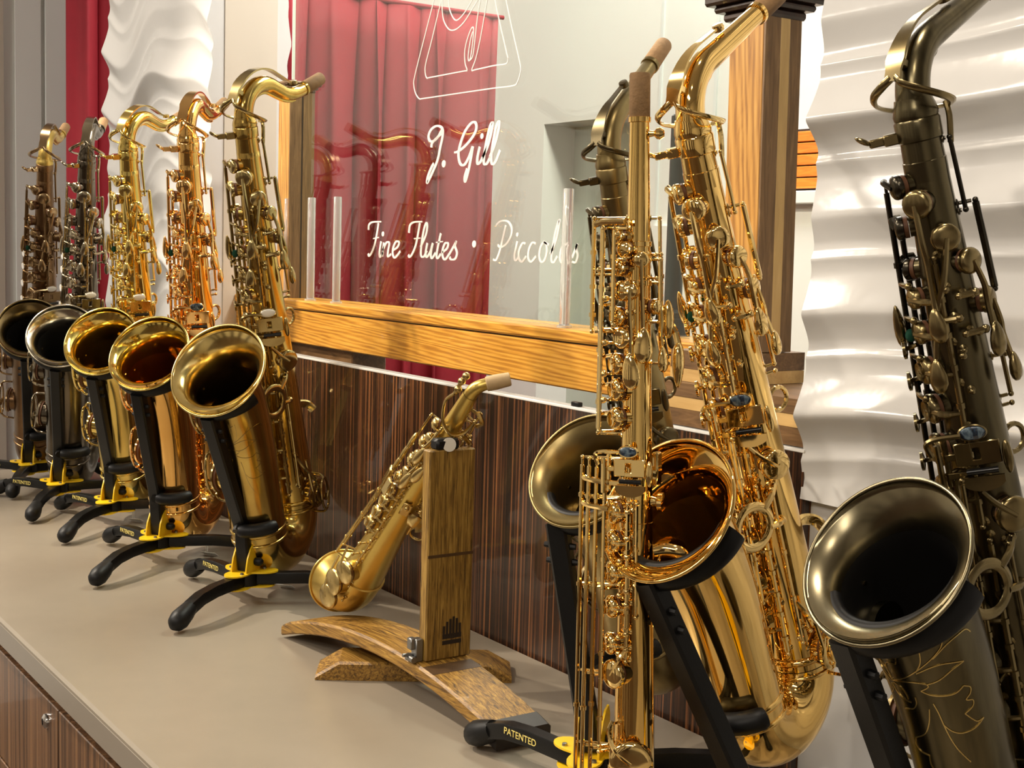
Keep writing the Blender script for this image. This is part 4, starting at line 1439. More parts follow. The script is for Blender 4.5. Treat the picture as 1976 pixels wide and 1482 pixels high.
def stand(label, sax, az, hinge, T, rest_u=.10, leg_z=.040, text_leg=2, tb=0):
    root, PB, A, world, sc = sax
    W = lambda p: world + A @ (p * sc)
    hx, hy = hinge
    r = empty('saxophone_stand', label, 'stand', (hx, hy, ZC), 'folding saxophone stands')
    r.rotation_euler = (0, 0, az)
    inv = Matrix.Rotation(-az, 3, 'Z')
    loc = lambda wp: inv @ (wp - V((hx, hy, ZC)))
    # legs
    for i, q in enumerate((0, 2 * pi / 3, -2 * pi / 3)):
        d = V((cos(q), sin(q), 0))
        sd = V((-sin(q), cos(q), 0))
        prof = [(.012, leg_z, .0085), (.09, leg_z, .0085), (.125, leg_z - .003, .0085), (.150, leg_z - .010, .0085), (.168, leg_z - .018, .0075)]
        m = MB()
        rings = []
        for j, (s_, z, hh) in enumerate(prof):
            c = d * s_ + Z(z)
            u = Z(1)
            if j >= 2:
                u = (Z(1) + d * .35 * (j - 1) / 2).normalized()
            rings.append([c + sd * .0075 + u * hh, c - sd * .0075 + u * hh, c - sd * .0085 + u * (hh - .002), c - sd * .0085 - u * hh, c + sd * .0085 - u * hh, c + sd * .0085 + u * (hh - .002)])
        m.ring_surface(rings)
        lg = m.build('leg', 'black_metal', r, True, 30)
        c = d * .176 + Z(.0165)
        m = MB()
        ax = (d * .8 - Z(.6)).normalized()
        pts = [c - ax * .022 + Z(.002), c - ax * .014, c - ax * .004, c + ax * .006, c + ax * .011]
        m.tube([d * .150 + Z(leg_z - .010), d * .162 + Z(leg_z - .016), d * .176 + Z(.0185), d * .186 + Z(.0145), d * .193 + Z(.012)], [.0110, .0135, .0150, .0125, .006], 14, up=sd)
        for v in m.v:
            v.z = max(v.z, .0004)
        m.build('rubber_foot', 'rubber', lg, True, 50)
        if i == text_leg:
            t = bpy.data.objects.new('lettering', PAT)
            COL.objects.link(t)
            t.parent = lg
            # on the flank that faces the front of the counter
            ex = -d
            n_ = sd if text_leg == 2 else -sd
            ex = d if (n_.cross(Z(1))).dot(d) < 0 else d
            xax = Z(1).cross(n_)
            t.matrix_local = Matrix.Translation(d * .098 + Z(leg_z - .001) + n_ * .0088) @ Matrix((xax, Z(1), n_)).transposed().to_4x4()
    # yellow hinge plates and lugs
    m = MB()
    for z, rr_ in ((leg_z + .0105, .049), (leg_z - .0115, .044)):
        ring0 = []
        n = 48
        for j in range(n):
            a = 2 * pi * j / n
            ra = rr_ * (.70 + .30 * cos(3 * a))
            ring0.append((cos(a) * ra, sin(a) * ra))
        m.ring_surface([[V((x, y, z - .0011)) for x, y in ring0], [V((x, y, z + .0011)) for x, y in ring0]])
    m.build('hinge_plate', 'yellow', r, True, 40)
    MB().lathe([(.019, -.0102), (.019, .0092)], Z(leg_z), Z(1), 20).build('hub', 'black_metal', r)
    for sgn in (-1, 1):
        m = MB()
        prof = [(-.016, 0), (.023, 0), (.023, .005), (.019, .022), (.011, .036), (.001, .045), (-.010, .047), (-.016, .036)]
        y0 = sgn * .0125
        m.ring_surface([[V((x - .002, y0 - .0011, leg_z + .0110 + z)) for x, z in prof], [V((x - .002, y0 + .0011, leg_z + .0110 + z)) for x, z in prof]])
        m.build('hinge_lug', 'yellow', r, True, 40)
    m = MB()
    m.lathe([(.0035, 0), (.0062, .001), (.0068, .007), (.0055, .011), (.0035, .013), (0, .0135)], V((-.004, .0136, leg_z + .026)), V((0, 1, 0)), 12)
    m.build('knob', 'rubber', r)
    for j in range(3):
        a = 2 * pi * j / 3 + .35
        MB().lathe([(0, .003), (.0026, .0026), (.003, 0)], V((cos(a) * .030, sin(a) * .030, leg_z + .0115)), Z(1), 10).build('bolt', 'steel', r)
    # upright
    top_w, dd, t = PB(.865, tb, .012)
    top = loc(W(top_w))
    under_w = PB(.55, 0, .030 if T else .024)
    mid = loc(W(under_w[0]))
    lowp = V((0, 0, leg_z + .014))
    kink = V((.002, 0, leg_z + .058)).lerp(mid, .16)
    kink.x = min(kink.x, .012)
    if not T:
        kink = lowp.lerp(top, .14)
    pts = catmull([lowp, lowp.lerp(kink, .6), kink, kink.lerp(top, .25), kink.lerp(top, .6), top], 4)
    m = MB()
    rings = []
    hw, hd_ = (.0105, .0095)
    for i, p in enumerate(pts):
        tt = (pts[min(i + 1, len(pts) - 1)] - pts[max(i - 1, 0)]).normalized()
        sd = V((0, 1, 0))
        sd = (sd - tt * sd.dot(tt)).normalized()
        nn = tt.cross(sd)
        c = .0025
        rings.append([p + sd * x + nn * y for x, y in ((hw - c, hd_), (hw, hd_ - c), (hw, c - hd_), (hw - c, -hd_), (c - hw, -hd_), (-hw, c - hd_), (-hw, hd_ - c), (c - hw, hd_))])
    m.ring_surface(rings)
    m.build('upright', 'black_metal', r, True, 30)
    # clamp bolts near the head
    for f in (.88, .80):
        p = kink.lerp(top, f)
        MB().tube([p - V((0, .017, 0)), p - V((0, .008, 0)), p + V((0, .008, 0)), p + V((0, .016, 0))], [.0028, .004, .004, .003], 8).build('clamp_bolt', 'rubber', r)
    # cradle arms under the bell rim
    m = MB()
    pts = []
    for b in (range(-74, 75, 6) if T else range(-58, 93, 6)):
        p, dd, t = PB(.885, b, .0085 if T else .0078)
        pts.append(loc(W(p)))
    m.tube(pts, .0105 if not T else .0095, 12, flat=(1.25, .75))
    m.build('cradle', 'rubber', r, True, 60)
    # bow rest hugging the lower bell tube
    m = MB()
    pts = []
    for b in range(2, 63, 6):
        p, dd, t = PB(rest_u, b, .0105 * (1.15 if T else 1))
        pts.append(loc(W(p)))
    m.tube(pts, [.0085] + [.0105] * (len(pts) - 2) + [.0085], 10)
    m.build('bow_rest', 'rubber', r, True, 60)
    pr0 = loc(W(PB(rest_u, 0, .016)[0]))
    # nearest upright point
    best = min((kink.lerp(top, f / 20) for f in range(0, 12)), key=lambda q: (q - pr0).length)
    MB().tube([best, pr0], .0075, 8).build('rest_arm', 'black_metal', r)
    return r


def hinge_of(pos, psi, d):
    return (pos[0] + cos(psi) * d, pos[1] + sin(psi) * d)


R_ = radians
SAX = [
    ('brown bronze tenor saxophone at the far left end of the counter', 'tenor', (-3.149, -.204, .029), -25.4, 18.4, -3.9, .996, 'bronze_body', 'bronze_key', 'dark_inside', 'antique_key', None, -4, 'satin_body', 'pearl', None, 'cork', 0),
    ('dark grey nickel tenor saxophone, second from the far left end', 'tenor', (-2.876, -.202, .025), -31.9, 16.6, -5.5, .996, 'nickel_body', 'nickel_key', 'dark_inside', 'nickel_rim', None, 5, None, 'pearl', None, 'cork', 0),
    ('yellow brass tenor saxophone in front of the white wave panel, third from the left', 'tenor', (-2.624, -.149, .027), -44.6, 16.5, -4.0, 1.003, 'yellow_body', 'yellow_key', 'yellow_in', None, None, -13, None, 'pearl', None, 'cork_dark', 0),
    ('coppery gold tenor saxophone with blue table key, fourth from the left', 'tenor', (-2.270, -.170, .023), -51.4, 13.6, -4.1, .998, 'rose_body', 'rose_key', 'rose_in', 'yellow_body', None, 9, None, 'abalone', None, 'cork_dark', 0),
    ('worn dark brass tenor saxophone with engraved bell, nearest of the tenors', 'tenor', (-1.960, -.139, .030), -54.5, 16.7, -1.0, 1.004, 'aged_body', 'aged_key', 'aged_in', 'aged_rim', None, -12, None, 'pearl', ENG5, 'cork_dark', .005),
    ('matte antique bronze alto saxophone half hidden behind the gold soprano', 'alto', (-1.100, -.070, .073), -71.8, 15.7, 2.8, 1.009, 'matte_body', 'matte_key', 'matte_body', 'matte_body', None, 0, None, 'pearl', None, 'cork', 0),
    ('bright gold lacquered alto saxophone right of the soprano', 'alto', (-.857, -.136, .090), -80.0, 19.6, 2.2, 1.016, 'gold_body', 'gold_key', 'gold_in', None, None, 0, None, 'abalone', None, 'cork_dark', 0),
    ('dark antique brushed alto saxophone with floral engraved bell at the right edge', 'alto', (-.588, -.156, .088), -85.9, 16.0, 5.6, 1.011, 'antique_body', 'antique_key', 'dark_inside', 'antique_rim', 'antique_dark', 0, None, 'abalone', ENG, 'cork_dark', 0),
]
STL = ['black folding stand with yellow hinge under the brown bronze tenor', 'black folding stand with yellow hinge under the dark grey nickel tenor', 'black folding stand with yellow hinge under the yellow brass tenor',
       'black folding stand with yellow hinge under the coppery gold tenor', 'black folding stand with yellow hinge under the engraved dark brass tenor', 'black folding stand marked PATENTED under the matte bronze alto',
       'black folding stand under the bright gold alto saxophone', 'black folding stand under the dark engraved alto saxophone']
for i, (lb, kind, pos, psi, th, ro, sc, bm, km, im, rm, dk, nrot, nmat, tabm, eng, ck_, fl) in enumerate(SAX):
    sx = big_sax(lb, kind, pos, R_(psi), R_(th), R_(ro), sc, bm, km, im, rm, dk, nrot, nmat, tabm, ck_, eng, fl, 64 if i == 5 else 75)
    T = kind == 'tenor'
    az_, hg = R_(psi), hinge_of(pos, R_(psi), .115 if T else .10)
    if i == 5:
        az_, hg = R_(-53), (-1.030, -.232)
    if i == 6:
        hg = (-.778, -.238)
    if i == 7:
        hg = (-.600, -.225)
    stand(STL[i], sx, az_, hg, T, rest_u=.10 if T else .06, text_leg=2, tb={5: -24, 6: -4, 7: -22}.get(i, 0))


# ------------------------------------------------------------------ straight gold soprano, standing upright on its bell
sp = CAM + ray(1250, 1000) * 1.13
camaz = math.atan2(CAM.y - sp.y, CAM.x - sp.x)
so = empty('soprano_saxophone', 'bright gold straight soprano saxophone standing upright in front', 'saxophone', (sp.x, sp.y, ZC))
so.matrix_world = Matrix.Translation((sp.x, sp.y, ZC)) @ Matrix.Rotation(camaz, 4, 'Z') @ Matrix.Rotation(R_(1.7), 4, 'X')


def zs(y):
    nv = V((CF.x, CF.y, 0))
    d_ = ray(1222, y)
    return (CAM + d_ * ((sp - CAM).dot(nv) / d_.dot(nv))).z - ZC


ZT = zs(225)


def Rs(z):
    r = .0080 + (.0182 - .0080) * max(0, min(1.1, (ZT - z) / (ZT - .08)))
    if z < .075:
        r += .026 * ((.075 - z) / .075) ** 2.6
    return r


h = Horn(so, Rs, 'gold_body', 'gold_key', .86)
m = h.holes
secs = [(Z(z), Z(1), Rs(z)) for z in [.0015, .004, .01, .018, .028, .04, .055, .075] + [.08 + (ZT - .08) * i / 14 for i in range(15)]]
m.sections(secs, 40, cap1=True)
MB().tube([V((cos(q * pi / 24), sin(q * pi / 24), 0)) * (Rs(.002) + .001) + Z(.0022) for q in range(48)], .0022, 8, closed=True).build('bell_rim', 'gold_body', so)
MB().lathe([(.0082, -.001), (.0086, 0), (.0086, .034), (.0080, .0355), (.0055, .0355), (.005, .02), (0, .02)], Z(ZT), Z(1), 24).build('cork', 'cork_dark', so)
for z, dr_ in ((ZT - .002, .0012), (zs(470), .0012), (zs(545), .0010), (zs(1010), .001)):
    MB().lathe([(Rs(z) - .001, -.0028), (Rs(z) + dr_, -.002), (Rs(z) + dr_, .002), (Rs(z) - .001, .0028)], Z(z), Z(1), 30).build('ferrule', 'gold_body', so)
# octave vent knob high on the right
m = MB()
m.lathe([(.003, 0), (.0022, .004), (.0045, .006), (.005, .009), (.003, .012), (0, .0125)], h.P(zs(257), 80, 0), h.dirn(80), 14)
m.build('octave_vent', 'gold_key', so)
# right hand rods
h.rod(zs(700), zs(490), 78, .009, .0019, mids=(.2, .5, .8))
h.rod(zs(620), zs(420), 100, .008, .0018)
h.rod(zs(620), zs(500), 62, .010, .0018, mids=(.3, .7))
for y in (500, 545, 590):
    h.post(zs(y), 78, .009)
    h.post(zs(y) + .004, 55, .008)
# upper left cluster
for a, off, y0, y1 in ((-92, .027, 420, 640), (-75, .020, 440, 830), (-112, .023, 430, 840), (-52, .015, 440, 620)):
    h.rod(zs(y1), zs(y0), a, off, .0022, mids=(.15, .4, .7))
    h.post(zs((y0 + y1) / 2), a, off)
for y, a, r_ in ((455, -70, .0070), (480, -40, .0068), (515, -60, .0078), (560, -45, .0085), (610, -62, .0088), (650, -40, .009), (700, -62, .0092), (750, -60, .0095), (805, -58, .0098)):
    h.key(zs(y), a, r_, [[(zs(y), a + 22, .011), (zs(y), a + 34, .008)]], off=.008, rim=y > 600)
for y in (590, 640, 690, 745, 800):
    h.pearl_key(zs(y), -96, .020, .0064, (zs(y) + .003, -70, .010))
for y, a, off in ((452, -45, .014), (500, -30, .012), (520, -80, .022), (545, -25, .010), (575, -70, .017), (600, -20, .011), (625, -50, .014), (660, -70, .017), (720, -72, .017), (770, -72, .017)):
    h.post(zs(y), a, off, r=.0028)
m = MB()
m.tube([h.P(zs(432), -96, .027), h.P(zs(428), -70, .021), h.P(zs(428), -30, .012)], .0028, 8)
m.build('cross_arm', 'gold_key', so)
# palm and side touches
h.palm(zs(500), 8, .0078, zs(663), 12, ln=.0345, wd=.0172)
h.palm(zs(560), -18, .0078, zs(712), -12, ln=.0355, wd=.0165)
h.palm(zs(590), 60, .0078, zs(690), 58, ln=.026, wd=.013)
m = MB()
m.tube(catmull([h.P(zs(590), 92, .004), h.P(zs(610), 88, .012), h.P(zs(640), 86, .020)], 4), .0030, 8)
m.ell(h.P(zs(702), 86, .022), Z(.0195), h.dirn(0) * .0065, h.dirn(90) * .0052, 14, 8, -.2)
m.tube(catmull([h.P(zs(640), 86, .020), h.P(zs(668), 86, .0225), h.P(zs(690), 86, .022)], 4), .0028, 8)
m.build('palm_touch', 'gold_key', so)
m = MB()
m.ell(h.P(zs(615), 84, .014), Z(.016), h.dirn(0) * .004, h.dirn(90) * .005, 12, 8, .1)
m.build('palm_touch', 'gold_key', so)
# little finger table
table_keys(h, zs(902), -14, .04, mat='gold_key', tab='abalone')
# long parallel rods down the left
for a, off, y1 in ((-98, .0330, 1600), (-88, .0265, 1600), (-78, .0205, 1580), (-62, .0160, 1430)):
    h.rod(zs(y1), zs(885), a, off, .0021, mids=(.1, .33, .66, .9))
    for y in (960, 1130, 1300, 1440):
        h.post(zs(y), a, off)
for y in (925, 975):
    m = MB()
    m.tube([h.P(zs(y), -100, .0330), h.P(zs(y), -82, .024), h.P(zs(y), -50, .0150)], .0026, 8)
    m.build('cross_arm', 'gold_key', so)
# lower stack seen at the middle left
for y in (985, 1040, 1100, 1165, 1235):
    h.key(zs(y), -62, .0098, [[(zs(y), -40, .011), (zs(y), -22, .008)]], off=.008, rim=True)
h.rod(zs(1262), zs(965), -18, .0080, .0021, mids=(.08, .2, .32, .45, .58, .7, .82, .94))
h.rod(zs(1180), zs(965), 2, .0050, .0017, mids=(.3, .6))
for y in (980, 1030, 1065, 1130, 1155, 1210, 1240):
    h.post(zs(y), -18, .0080, r=.0030)
    h.post(zs(y) - .004, -34, .0085, r=.0026)
h.key(zs(1290), -46, .0125, [[(zs(1262), -30, .012), (zs(1240), -18, .008)]], off=.009)
h.key(zs(1452), -4, .0185, [[(zs(1430), -30, .013), (zs(1400), -46, .012), (zs(1380), -46, .008)]], off=.009, flat=True)
h.rod(zs(1500), zs(1385), -46, .0085, .0022, mids=(.3, .7))
m = MB()
h.touch_geo(m, zs(1480), -38, .016, .010, .05, 0, 0)
m.build('spatula', 'gold_key', so)
# thumb hook, strap ring and table lever on the right
m = MB()
m.tube(catmull([h.P(zs(1062), 74, .002), h.P(zs(1058), 76, .012), h.P(zs(1064), 78, .024), h.P(zs(1085), 80, .030)], 4), .0048, 10, flat=(1.3, .7))
m.build('thumb_hook', 'gold_key', so)
m = MB()
m.box(h.P(zs(1125), 72, .0065), Z(.024), h.dirn(72) * .0016, h.dirn(-18) * .0048, .0012)
m.ell(h.P(zs(1185), 72, .0075), Z(.010), h.dirn(72) * .0024, h.dirn(-18) * .005, 12, 8)
m.build('side_lever', 'gold_key', so)
m = MB()
m.lathe([(.0045, 0), (.0035, .004), (.0075, .006), (.008, .010), (.005, .012), (0, .0125)], h.P(zs(965), 74, 0), h.dirn(74), 16)
m.build('thumb_rest', 'gold_key', so)
m = MB()
m.box(h.P(zs(900), 62, .0060), Z(.014), h.dirn(62) * .003, h.dirn(-28) * .0045, .0015)
m.build('side_lever', 'gold_key', so)
h.holes.build('body_tube', 'gold_body', so, True, 40)

# ------------------------------------------------------------------ barrel-stave stand and small tipped-bell saxophone
wst = empty('stave_stand', 'small oak barrel stave stand with burned mark holding the satin saxophone', 'stand', (-1.44, -.212, ZC))
SX0, SX1 = -1.70 + 1.44, -1.185 + 1.44


def arch(u):
    return .012 + .040 * (1 - (2 * u - 1) ** 2)


m = MB()
rings = []
for i in range(25):
    u = i / 24
    x = SX0 + (SX1 - SX0) * u
    yc = -.024 * (1 - u) * .6 + .006 * u
    hw = .0355 + .002 * sin(pi * u)
    z0 = arch(u) - .009
    z1 = z0 + .018
    if u < .03:
        z1 -= .003
    rings.append([V((x, yc - hw, z0 + .002)), V((x, yc - hw + .002, z0)), V((x, yc + hw - .002, z0)), V((x, yc + hw, z0 + .002)), V((x, yc + hw, z1 - .003)), V((x, yc + hw - .003, z1)), V((x, yc - hw + .003, z1)), V((x, yc - hw, z1 - .003))])
m.ring_surface(rings)
m.build('base_stave', 'stave', wst, True, 30)
# dark hoop stain and charred tip on the base stave
m = MB()
for ua, ub, mtn in ((.70, .745, 'stain'),):
    rg = []
    for i in range(5):
        u = ua + (ub - ua) * i / 4
        x = SX0 + (SX1 - SX0) * u
        yc = -.024 * (1 - u) * .6 + .006 * u
        z = arch(u) + .0092
        rg.append([V((x, yc - .034, z)), V((x, yc + .034, z)), V((x, yc + .034, z - .0004)), V((x, yc - .034, z - .0004))])
    MB().ring_surface(rg).build('hoop_stain', mtn, wst, False)
rg = []
for i in range(6):
    u = .955 + .0455 * i / 5
    x = SX0 + (SX1 - SX0) * u + .0004
    yc = .006
    zt = arch(u) + .0093
    zb_ = arch(u) - .0094 + .0
    rg.append([V((x, yc - .0362 + .003, zt)), V((x, yc + .0362 - .003, zt)), V((x, yc + .0368, zt - .003)), V((x, yc + .0368, zb_)), V((x, yc - .0368, zb_)), V((x, yc - .0368, zt - .003))])
MB().ring_surface(rg).build('charred_end', 'char', wst, True, 30)
# cross stave
q = R_(58)
dv, sv = V((cos(q), sin(q), 0)), V((-sin(q), cos(q), 0))
c = V((-1.470 + 1.44, -.180 + .212, 0))
m = MB()
rings = []
for (t, zt) in ((-.125, .006), (-.095, .024), (.095, .024), (.125, .008)):
    rings.append([c + dv * t + sv * .034 + Z(.0003), c + dv * t - sv * .034 + Z(.0003), c + dv * t - sv * .034 + Z(zt - .003), c + dv * t - sv * .030 + Z(zt), c + dv * t + sv * .030 + Z(zt), c + dv * t + sv * .034 + Z(zt - .003)])
m.ring_surface(rings)
m.build('cross_stave', 'stave', wst, True, 30)
# upright stave
PXc, PYc = -1.358 + 1.44, -.2045 + .212
pz0, pz1 = arch((PXc - SX0) / (SX1 - SX0)) + .0085, .312
MB().box((PXc, PYc, (pz0 + pz1) / 2), X(.0085), Y(.0320), Z((pz1 - pz0) / 2), .0015).build('upright_stave', 'stave_up', wst, True, 30)
zb_ = pz0 + .128
MB().box((PXc + .0086, PYc, zb_), X(.0003), Y(.0316), Z(.0018)).build('hoop_stain', 'stain', wst, False)
# burned mark: a cluster of little pipes over a foot
m = MB()
bz_ = pz0 + .032
for dy, hh, dz in ((-.013, .010, .002), (-.0085, .016, .004), (-.004, .020, .005), (.0005, .023, .006), (.005, .020, .005), (.0095, .013, .002)):
    m.box((PXc + .0087, PYc + dy + .006, bz_ + dz), X(.0002), Y(.0016), Z(hh / 2 + .002))
for dy in (-.014, -.0125):
    pass
m.box((PXc + .0087, PYc + .0045, bz_ - .0115), X(.0002), Y(.0135), Z(.0025))
m.box((PXc + .0087, PYc + .0045, bz_ - .004), X(.00015), Y(.0135), Z(.003))
m.build('burned_mark', 'char', wst, False)
# foam cradle on top and metal latch at the foot
m = MB()
m.box((PXc - .001, PYc - .006, pz1 + .006), X(.009), Y(.016), Z(.007), .003)
m.build('cradle_pad', 'rubber', wst)
MB().lathe([(.0085, 0), (.0085, .0012), (0, .0014)], (PXc + .0082, PYc - .006, pz1 + .0062), (1, -.25, .1), 20).build('pad_disc', 'pearl', wst)
m = MB()
m.box((PXc - .002, PYc - .0375, pz0 + .014), X(.006), Y(.005), Z(.014), .001)
m.box((PXc - .004, PYc - .044, pz0 + .022), X(.005), Y(.004), Z(.007), .001)
m.tube([(PXc - .010, PYc - .046, pz0 + .004), (PXc + .006, PYc - .046, pz0 + .004)], .004, 10)
m.tube([(PXc - .006, PYc - .055, pz0 + .008), (PXc - .006, PYc - .040, pz0 + .008)], .0022, 8)
m.build('latch', 'steel', wst)

b0 = on_x(694, 1118, -1.590)
t0 = on_x(908, 762, -1.340)
ax = (t0 - b0)
Ls = ax.length
ax.normalize()
tocam = (CAM - b0)
xl = (tocam - ax * tocam.dot(ax)).normalized()
yl = ax.cross(xl)
cs = empty('small_saxophone', 'small satin brass saxophone with tipped bell leaning on the barrel stave stand', 'saxophone')
cs.matrix_world = Matrix.Translation(b0) @ Matrix((xl, yl, ax)).transposed().to_4x4()
toL = Matrix((xl, yl, ax))


def Rc(z):
    f = max(-.2, min(1, z / Ls))
    return .0300 + (.0092 - .0300) * (f ** .90 if f > 0 else f)


h = Horn(cs, Rc, 'satin_body', 'satin_key', .80)
m = h.holes
m.sections([(Z(Ls * i / 16), Z(1), Rc(Ls * i / 16)) for i in range(17)], 36, e1=V((1, 0, 0)))
# tipped bell
want = toL @ V((-.93, .25, .10)).normalized()
bd = V((want.x, want.y, 0)).normalized()
e1b = V((0, 0, 1)).cross(bd)
fin = math.acos(max(-1, min(1, want.dot(Z(-1)))))
secs = []
p_ = Z(0)
nb = 22
for i in range(nb + 1):
    u = i / nb
    a = fin * min(1, u / .8)
    t_ = Z(-cos(a)) + bd * sin(a)
    if i:
        p_ = p_ + t_ * (.088 / nb)
    secs.append((p_.copy(), t_, .0300 + .003 * u + .0115 * u ** 4))
MB().sections(secs, 40, e1=e1b).build('bell', 'satin_body', cs, True, 60)
inn = [(c_, t_, r_ - .001) for c_, t_, r_ in reversed(secs[8:])]
MB().sections(inn, 36, e1=e1b, cap1=True).build('bell_interior', 'satin_body', cs, True, 60)
c_, t_, r_ = secs[-1]
e2 = t_.cross(e1b)
MB().tube([c_ + (e1b * cos(q * pi / 24) + e2 * sin(q * pi / 24)) * (r_ + .0006) for q in range(48)], .0018, 8, closed=True).build('bell_rim', 'satin_body', cs)
MB().lathe([(Rc(0) - .0005, -.003), (Rc(0) + .0014, -.002), (Rc(0) + .0014, .002), (Rc(0) - .0005, .003)], Z(.012), Z(1), 32).build('ferrule', 'satin_body', cs)
# neck bend and cork
wn = toL @ V((.42, .72, .20)).normalized()
pts = [Z(Ls - .005), Z(Ls + .004)]
p_ = Z(Ls + .004)
for i in range(1, 9):
    d_ = Z(1).lerp(wn, i / 8).normalized()
    p_ = p_ + d_ * .0028
    pts.append(p_.copy())
MB().tube(pts, [.0088 - .0016 * i / 9 for i in range(10)], 18).build('neck', 'satin_body', cs, True, 60)
MB().lathe([(.0074, -.001), (.0088, 0), (.0092, .010), (.0082, .0275), (.0072, .0285), (.0052, .0280), (.0050, .016), (0, .016)], p_, wn, 22).build('cork', plain('pale_cork', (0.48, 0.34, 0.18), .7, noise=.12, scale=150), cs)
m = MB()
zr = Ls - .012
m.tube(catmull([h.P(Ls - .002, -60, .010), h.P(zr - .010, -70, .013), h.P(zr - .030, -35, .010), h.P(zr - .040, 10, .008), h.P(zr - .034, 55, .009), h.P(zr - .018, 80, .010)], 5), .0024, 8, flat=(1.3, .8))
m.tube(catmull([h.P(Ls - .002, -60, .010), h.P(Ls + .012, -70, .009), h.P(Ls + .028, -60, .008)], 4), .0026, 8)
for z, a in ((Ls + .004, -64), (Ls + .016, -70), (Ls + .028, -60)):
    m.ball(h.P(z, a, .009), .0050, 8)
m.build('octave_key', 'satin_key', cs)
# right side: levers and pearls along the upper right
for z, a, off in ((.93, 70, .012), (.90, 95, .016), (.86, 80, .014), (.82, 100, .016), (.80, 65, .010), (.955, 85, .012), (.77, 60, .012), (.74, 30, .014), (.71, 15, .012)):
    h.post(z * Ls, a, off, r=.0032)
for z0, z1, a in ((.74, .84, 62), (.84, .95, 84)):
    h.rod(z0 * Ls, z1 * Ls, a, .012, .0020)
for z0, a0, z1, a1 in ((.97, 70, .90, 92), (.86, 62, .80, 104), (.80, 50, .76, 88)):
    m = MB()
    m.tube(catmull([h.P(z0 * Ls, a0, .010), h.P((z0 + z1) / 2 * Ls, (a0 + a1) / 2, .019), h.P(z1 * Ls, a1, .016)], 5), .0022, 8, flat=(1.4, .7))
    m.build('side_touch', 'satin_key', cs)
# left side cluster
for z, a, r_ in ((.84, -68, .0072), (.79, -48, .0070), (.745, -75, .0078), (.70, -48, .0080), (.655, -72, .0085), (.61, -50, .0088), (.56, -70, .0092), (.50, -62, .0098), (.44, -64, .0104), (.38, -62, .0108), (.32, -64, .0112)):
    h.key(z * Ls, a, r_, [[(z * Ls, a + 24, .011), (z * Ls, a + 38, .008)]], off=.0085, rim=z < .6)
h.rod(.52 * Ls, .86 * Ls, -26, .0085, .0019, mids=(.1, .25, .4, .55, .7, .85))
h.rod(.10 * Ls, .50 * Ls, -24, .0075, .0019, mids=(.1, .2, .3, .4, .5, .6, .7, .8, .9))
h.rod(.05 * Ls, .52 * Ls, -96, .0180, .0026, mids=(.2, .5, .8))
h.rod(.14 * Ls, .50 * Ls, -78, .0165, .0022, mids=(.15, .45, .75))
h.rod(.45 * Ls, .84 * Ls, -98, .0165, .0022, mids=(.3, .6))
for z in (.16, .22, .28, .34, .40, .46, .56, .62, .68, .74, .80):
    h.post(z * Ls, -24, .0078, r=.0030)
    h.post(z * Ls + .004, -44, .0105, r=.0028)
for z, a in ((.72, -34), (.66, -10), (.60, -30)):
    m = MB()
    h.touch_geo(m, z * Ls, a, .014, .034, .012, 8)
    m.tube(catmull([h.P(z * Ls + .014, a, .014), h.P(z * Ls + .03, a + 6, .012), h.P(z * Ls + .045, a + 2, .007)], 4), .0020, 8)
    m.build('palm_touch', 'satin_key', cs)
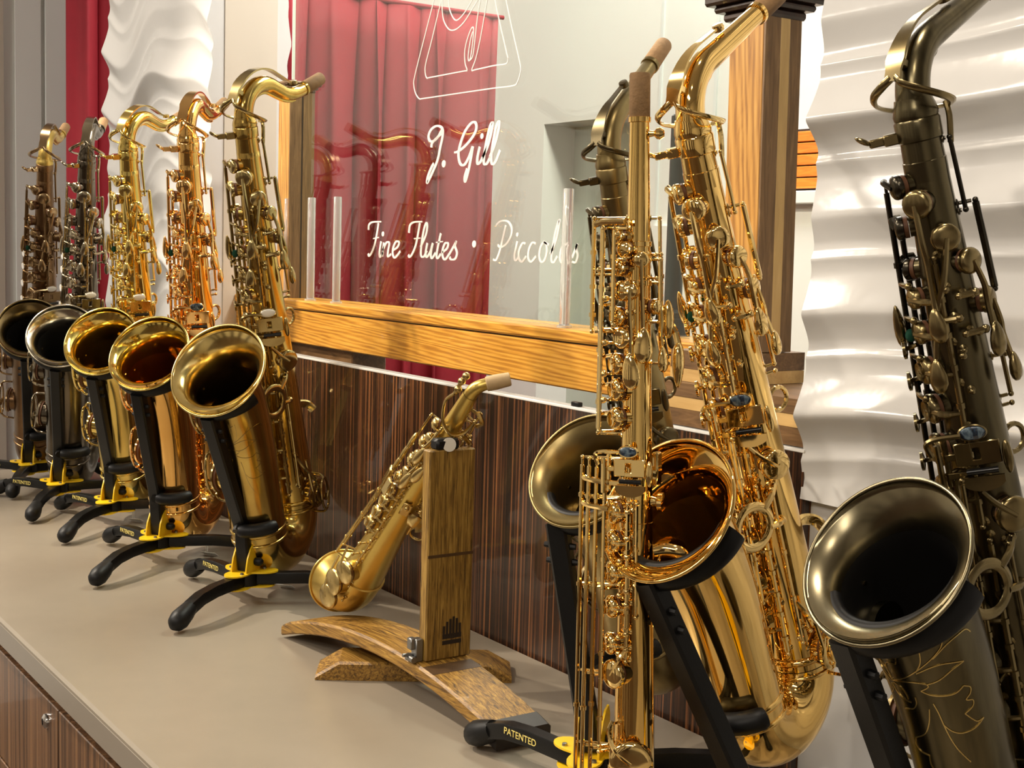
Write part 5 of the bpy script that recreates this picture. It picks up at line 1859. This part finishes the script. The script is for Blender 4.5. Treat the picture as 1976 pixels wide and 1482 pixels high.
# plates in the middle left (finger table)
for z, a, ln in ((.545, -72, .030), (.535, -50, .026)):
    m = MB()
    m.box(h.P(z * Ls, a, .022), Z(ln / 2), h.dirn(a) * .0016, h.dirn(a + 90) * .0055, .001)
    m.build('spatula', 'satin_key', cs)
for z in (.70, .64, .575):
    m = MB()
    h.touch_geo(m, z * Ls, -92, .018, .030, .011, -8, .1)
    m.build('side_touch', 'satin_key', cs)
# big low cups near the bell
for z, a, r_ in ((.085, -34, .0165), (.005, -44, .0185), (-.060, -36, .0175)):
    zz_ = max(z * Ls, -.024)
    h.key(zz_, a, r_, [[(zz_ + .012, a - 18, .015), (zz_ + .030, a - 30, .014)]], off=.0115, hole=z > 0)
for z, a in ((.045, -12), (-.03, -8)):
    h.post(z * Ls, a, .008)
# thumb hook plate and ring on the right
m = MB()
m.tube(catmull([h.P(.435 * Ls, 38, .001), h.P(.442 * Ls, 48, .010), h.P(.43 * Ls, 66, .016), h.P(.40 * Ls, 74, .017)], 5), .0075, 10, flat=(1.3, .22))
m.build('thumb_hook', 'satin_key', cs)
h.ring(.47 * Ls, 78, .0085, .0018)
h.ring(.345 * Ls, 92, .0100, .0018)
m = MB()
m.box(h.P(.475 * Ls, 12, .0022), Z(.011), h.dirn(12) * .0018, h.dirn(102) * .006, .001)
m.ball(h.P(.487 * Ls, 12, .005), .0035, 8)
m.build('strap_plate', 'satin_key', cs)
for z, a in ((.49, 52), (.50, 66), (.465, 62)):
    h.post(z * Ls, a, .009, r=.0036)
h.holes.build('body_tube', 'satin_body', cs, True, 40)

# ------------------------------------------------------------------ small price tags on strings
for (px, py, X_, lab) in ((545, 1100, None, 'small white price tag on a string under the engraved dark brass tenor'), (399, 1040, None, 'small white price tag hanging below the coppery gold tenor'), (257, 978, None, 'small white price tag hanging below the yellow brass tenor')):
    q = on_z(px, py, .030)
    r = empty('price_tag', lab, 'tag', (q.x, q.y, ZC), 'price tags below the tenors')
    d_ = V((.6, -.8, 0))
    sd = V((.8, .6, 0))
    MB().tube([sd * .002 + Z(.034), sd * .0015 + Z(.008)], .0005, 6).build('string', 'paper', r)
    MB().tube([sd * -.002 + Z(.034), sd * -.0015 + Z(.008)], .0005, 6).build('string', 'paper', r)
    MB().box(sd * .006 + Z(.0045), sd * .014, d_ * .006 + Z(.0035), (d_ * -.0035 + Z(.006)).normalized() * .0004).build('card', 'paper', r, False)
